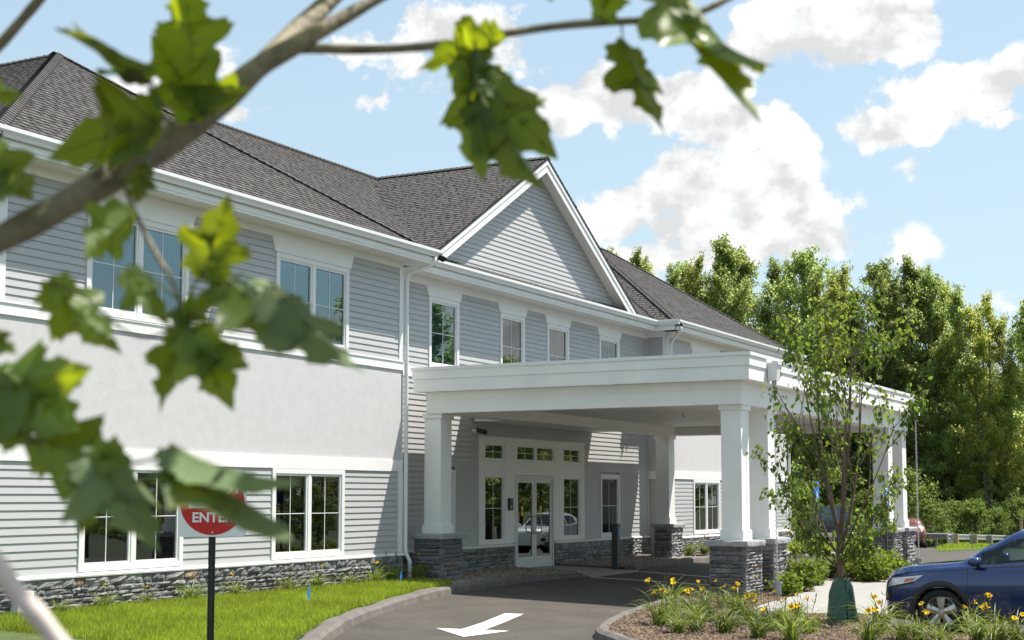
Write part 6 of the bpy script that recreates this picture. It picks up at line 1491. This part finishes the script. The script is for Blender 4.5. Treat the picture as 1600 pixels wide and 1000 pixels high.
limb([(-60, 800, 1.45, 34), (-12, 872, 1.45, 33), (25, 925, 1.45, 32), (62, 965, 1.45, 32), (110, 1030, 1.45, 32), (190, 1140, 1.45, 32)], 'bark_pale')
tk = MB().tube([P(-900, 2700, 2.0) * 1.0, P(-905, 1700, 2.0), P(-900, 740, 2.0), P(-880, 0, 2.05), P(-840, -900, 2.1)], [.095, .08, .07, .055, .03], 14).build('trunk', M['bark_plane'], PT, smooth=True)
LV = [  # base px, tip px, depth base, depth tip, roll, width, fold, droop, material, stem px
    ((305, 108), (282, -45), 2.15, 2.1, 18, .95, .25, .2, 0, (322, 180)), ((322, 182), (236, 52), 2.15, 2.05, 8, .95, .3, .1, 0, (335, 186)), ((372, 152), (255, 132), 2.2, 2.08, 58, .9, .1, .1, 0, (380, 140)),
    ((214, 122), (92, 30), 2.1, 1.9, 80, .8, .5, .2, 1, (250, 170)), ((224, 120), (146, 105), 2.12, 2.0, 78, .8, .3, .3, 0, (255, 168)), ((-45, 140), (44, 152), 2.1, 2.1, 25, .75, .2, .2, 0, (-60, 200)),
    ((-40, 225), (55, 318), 2.1, 2.05, 15, .9, .3, .1, 0, (-60, 300)), ((-25, 300), (40, 290), 2.1, 2.0, 40, .8, .1, .1, 0, (-50, 320)), ((250, 192), (70, 248), 2.15, 1.98, 35, .8, .35, .15, 0, (270, 200)), ((235, 180), (165, 270), 2.15, 2.1, 25, .7, .1, .1, 0, (270, 200)),
    ((225, 258), (212, 322), 2.12, 2.1, 5, .9, .3, .2, 0, (235, 240)), ((205, 332), (125, 405), 2.06, 1.98, 25, 1.0, .3, .1, 0, (208, 325)), ((316, 434), (360, 303), 2.0, 1.98, 8, 1.02, .22, .1, 0, (290, 480)),
    ((75, 440), (192, 556), 1.98, 2.0, 15, .78, .3, .15, 0, (188, 512)), ((196, 420), (268, 512), 2.0, 2.02, 42, .9, .3, .1, 0, (280, 470)), ((268, 500), (350, 452), 2.0, 2.04, 42, .8, .3, .1, 0, (284, 490)), ((282, 520), (302, 450), 2.0, 1.98, 20, .6, .3, .1, 0, (286, 500)),
    ((345, 436), (486, 552), 2.02, 1.95, 50, .85, .3, .12, 0, (335, 470)), ((428, 455), (566, 596), 2.0, 1.92, 48, .8, .4, .15, 1, (380, 455)), ((288, 512), (246, 648), 2.0, 2.0, 45, .8, .3, .12, 0, (288, 500)),
    ((298, 510), (366, 644), 2.0, 1.95, 12, .85, .2, .1, 0, (290, 503)), ((305, 548), (392, 575), 2.0, 1.95, 35, .9, .1, .1, 0, (292, 505)), ((-30, 610), (150, 575), 1.9, 1.85, 20, .75, .25, .1, 0, (-40, 640)), ((10, 585), (128, 682), 1.9, 1.82, 12, .9, .25, .1, 0, (20, 620)), ((-40, 640), (60, 700), 1.9, 1.85, 20, .9, .25, .1, 0, (-40, 640)),
    ((55, 690), (218, 728), 1.86, 1.8, 18, .85, .2, .12, 0, (60, 640)), ((150, 705), (250, 868), 1.84, 1.75, 38, .85, .35, .12, 1, (160, 720)), ((165, 720), (122, 840), 1.85, 1.78, 40, .8, .3, .12, 0, (160, 720)),
    ((268, 735), (460, 852), 1.84, 1.72, 70, .85, .3, .08, 1, (240, 716)), ((262, 714), (472, 776), 1.84, 1.76, 74, .8, .35, .2, 1, (240, 716)), ((262, 712), (348, 768), 1.85, 1.8, 48, .75, .3, .1, 0, (240, 716)),
    ((778, 62), (640, 108), 2.3, 2.22, 48, .85, .25, .15, 0, (790, 52)), ((752, 60), (712, 144), 2.3, 2.24, 15, .95, .25, .1, 0, (760, 58)), ((740, 100), (730, 32), 2.3, 2.3, 25, .7, .2, .1, 0, (745, 62)),
    ((748, 112), (872, 252), 2.28, 2.2, 22, .72, .25, .1, 0, (745, 64)), ((738, 104), (754, 292), 2.28, 2.2, 12, .55, .25, .12, 0, (742, 64)), ((745, 150), (850, 310), 2.26, 2.18, 35, .55, .3, .1, 0, (742, 64)), ((752, 90), (790, 180), 2.3, 2.26, 60, .7, .3, .1, 1, (748, 62)),
    ((974, 66), (1040, 216), 2.3, 2.24, 52, .78, .3, .08, 0, (968, 36)), ((1028, -20), (1194, 192), 2.3, 2.14, 70, .85, .3, .06, 0, (1040, -60)), ((940, 38), (955, -60), 2.3, 2.28, 25, .85, .25, .1, 0, (928, 38)), ((1058, 16), (1114, 50), 2.3, 2.24, 62, .7, .3, .1, 0, (1050, -20)),
    ((1100, 60), (1205, 118), 2.3, 2.1, 84, .6, .2, .1, 1, (1088, 22)), ((846, -40), (862, 6), 2.3, 2.3, 20, .8, .2, .1, 0, (840, -60)), ((-40, 515), (30, 556), 1.95, 1.92, 30, .8, .25, .1, 0, (-60, 560)), ((398, 438), (474, 498), 2.02, 2.0, 62, .8, .3, .1, 1, (360, 440)), ((345, 150), (290, 160), 2.2, 2.1, 40, .9, .2, .1, 0, (380, 140)),
]
for i, (b, t_, d0, d1, ro, wf, fo, dr, mi, st) in enumerate(LV):
    plane_leaf(P(b[0], b[1], d0), P(t_[0], t_[1], d1), ro, wf, fo, dr, ('leaf_near', 'leaf_pale')[mi], P(st[0], st[1], d0), i)
# the rest of the crown: overhead and out of view, it dapples the twigs with shade
g = np.random.default_rng(77); n = 640
dd = g.uniform(1.5, 3.1, n); la = g.uniform(-1.5, 1.15, n); zz = dd * .36 + .10 + g.uniform(0, .95, n)
C = np.array([[F0.x * a + RV.x * b, F0.y * a + RV.y * b, EYE + c] for a, b, c in zip(dd, la, zz)])
Nn = np.stack([g.normal(0, .5, n), g.normal(0, .5, n), np.ones(n)], 1); L = g.uniform(.09, .15, n)
Vq, Fq = quads_leaves(C, Nn, L, L * .95, g.normal(0, 1, (n, 3)))
o = newobj('crown', npmesh('crown', Vq, Fq, M['leaf_near']), PT); o['kind'] = 'stuff'
for k in range(7):
    a = P(-860 + k * 5, -300 - k * 60, 2.05); e = Vector(tuple(C[k * 37])); MB().tube([a, (a + e) / 2 + Vector((0, 0, .25)), e], [.022, .014, .005], 6).build('branch', M['bark_plane'], PT)
bx = P(-900, 740, 2.0); rebase(PT, (bx.x, bx.y, gz(bx.x, bx.y)))
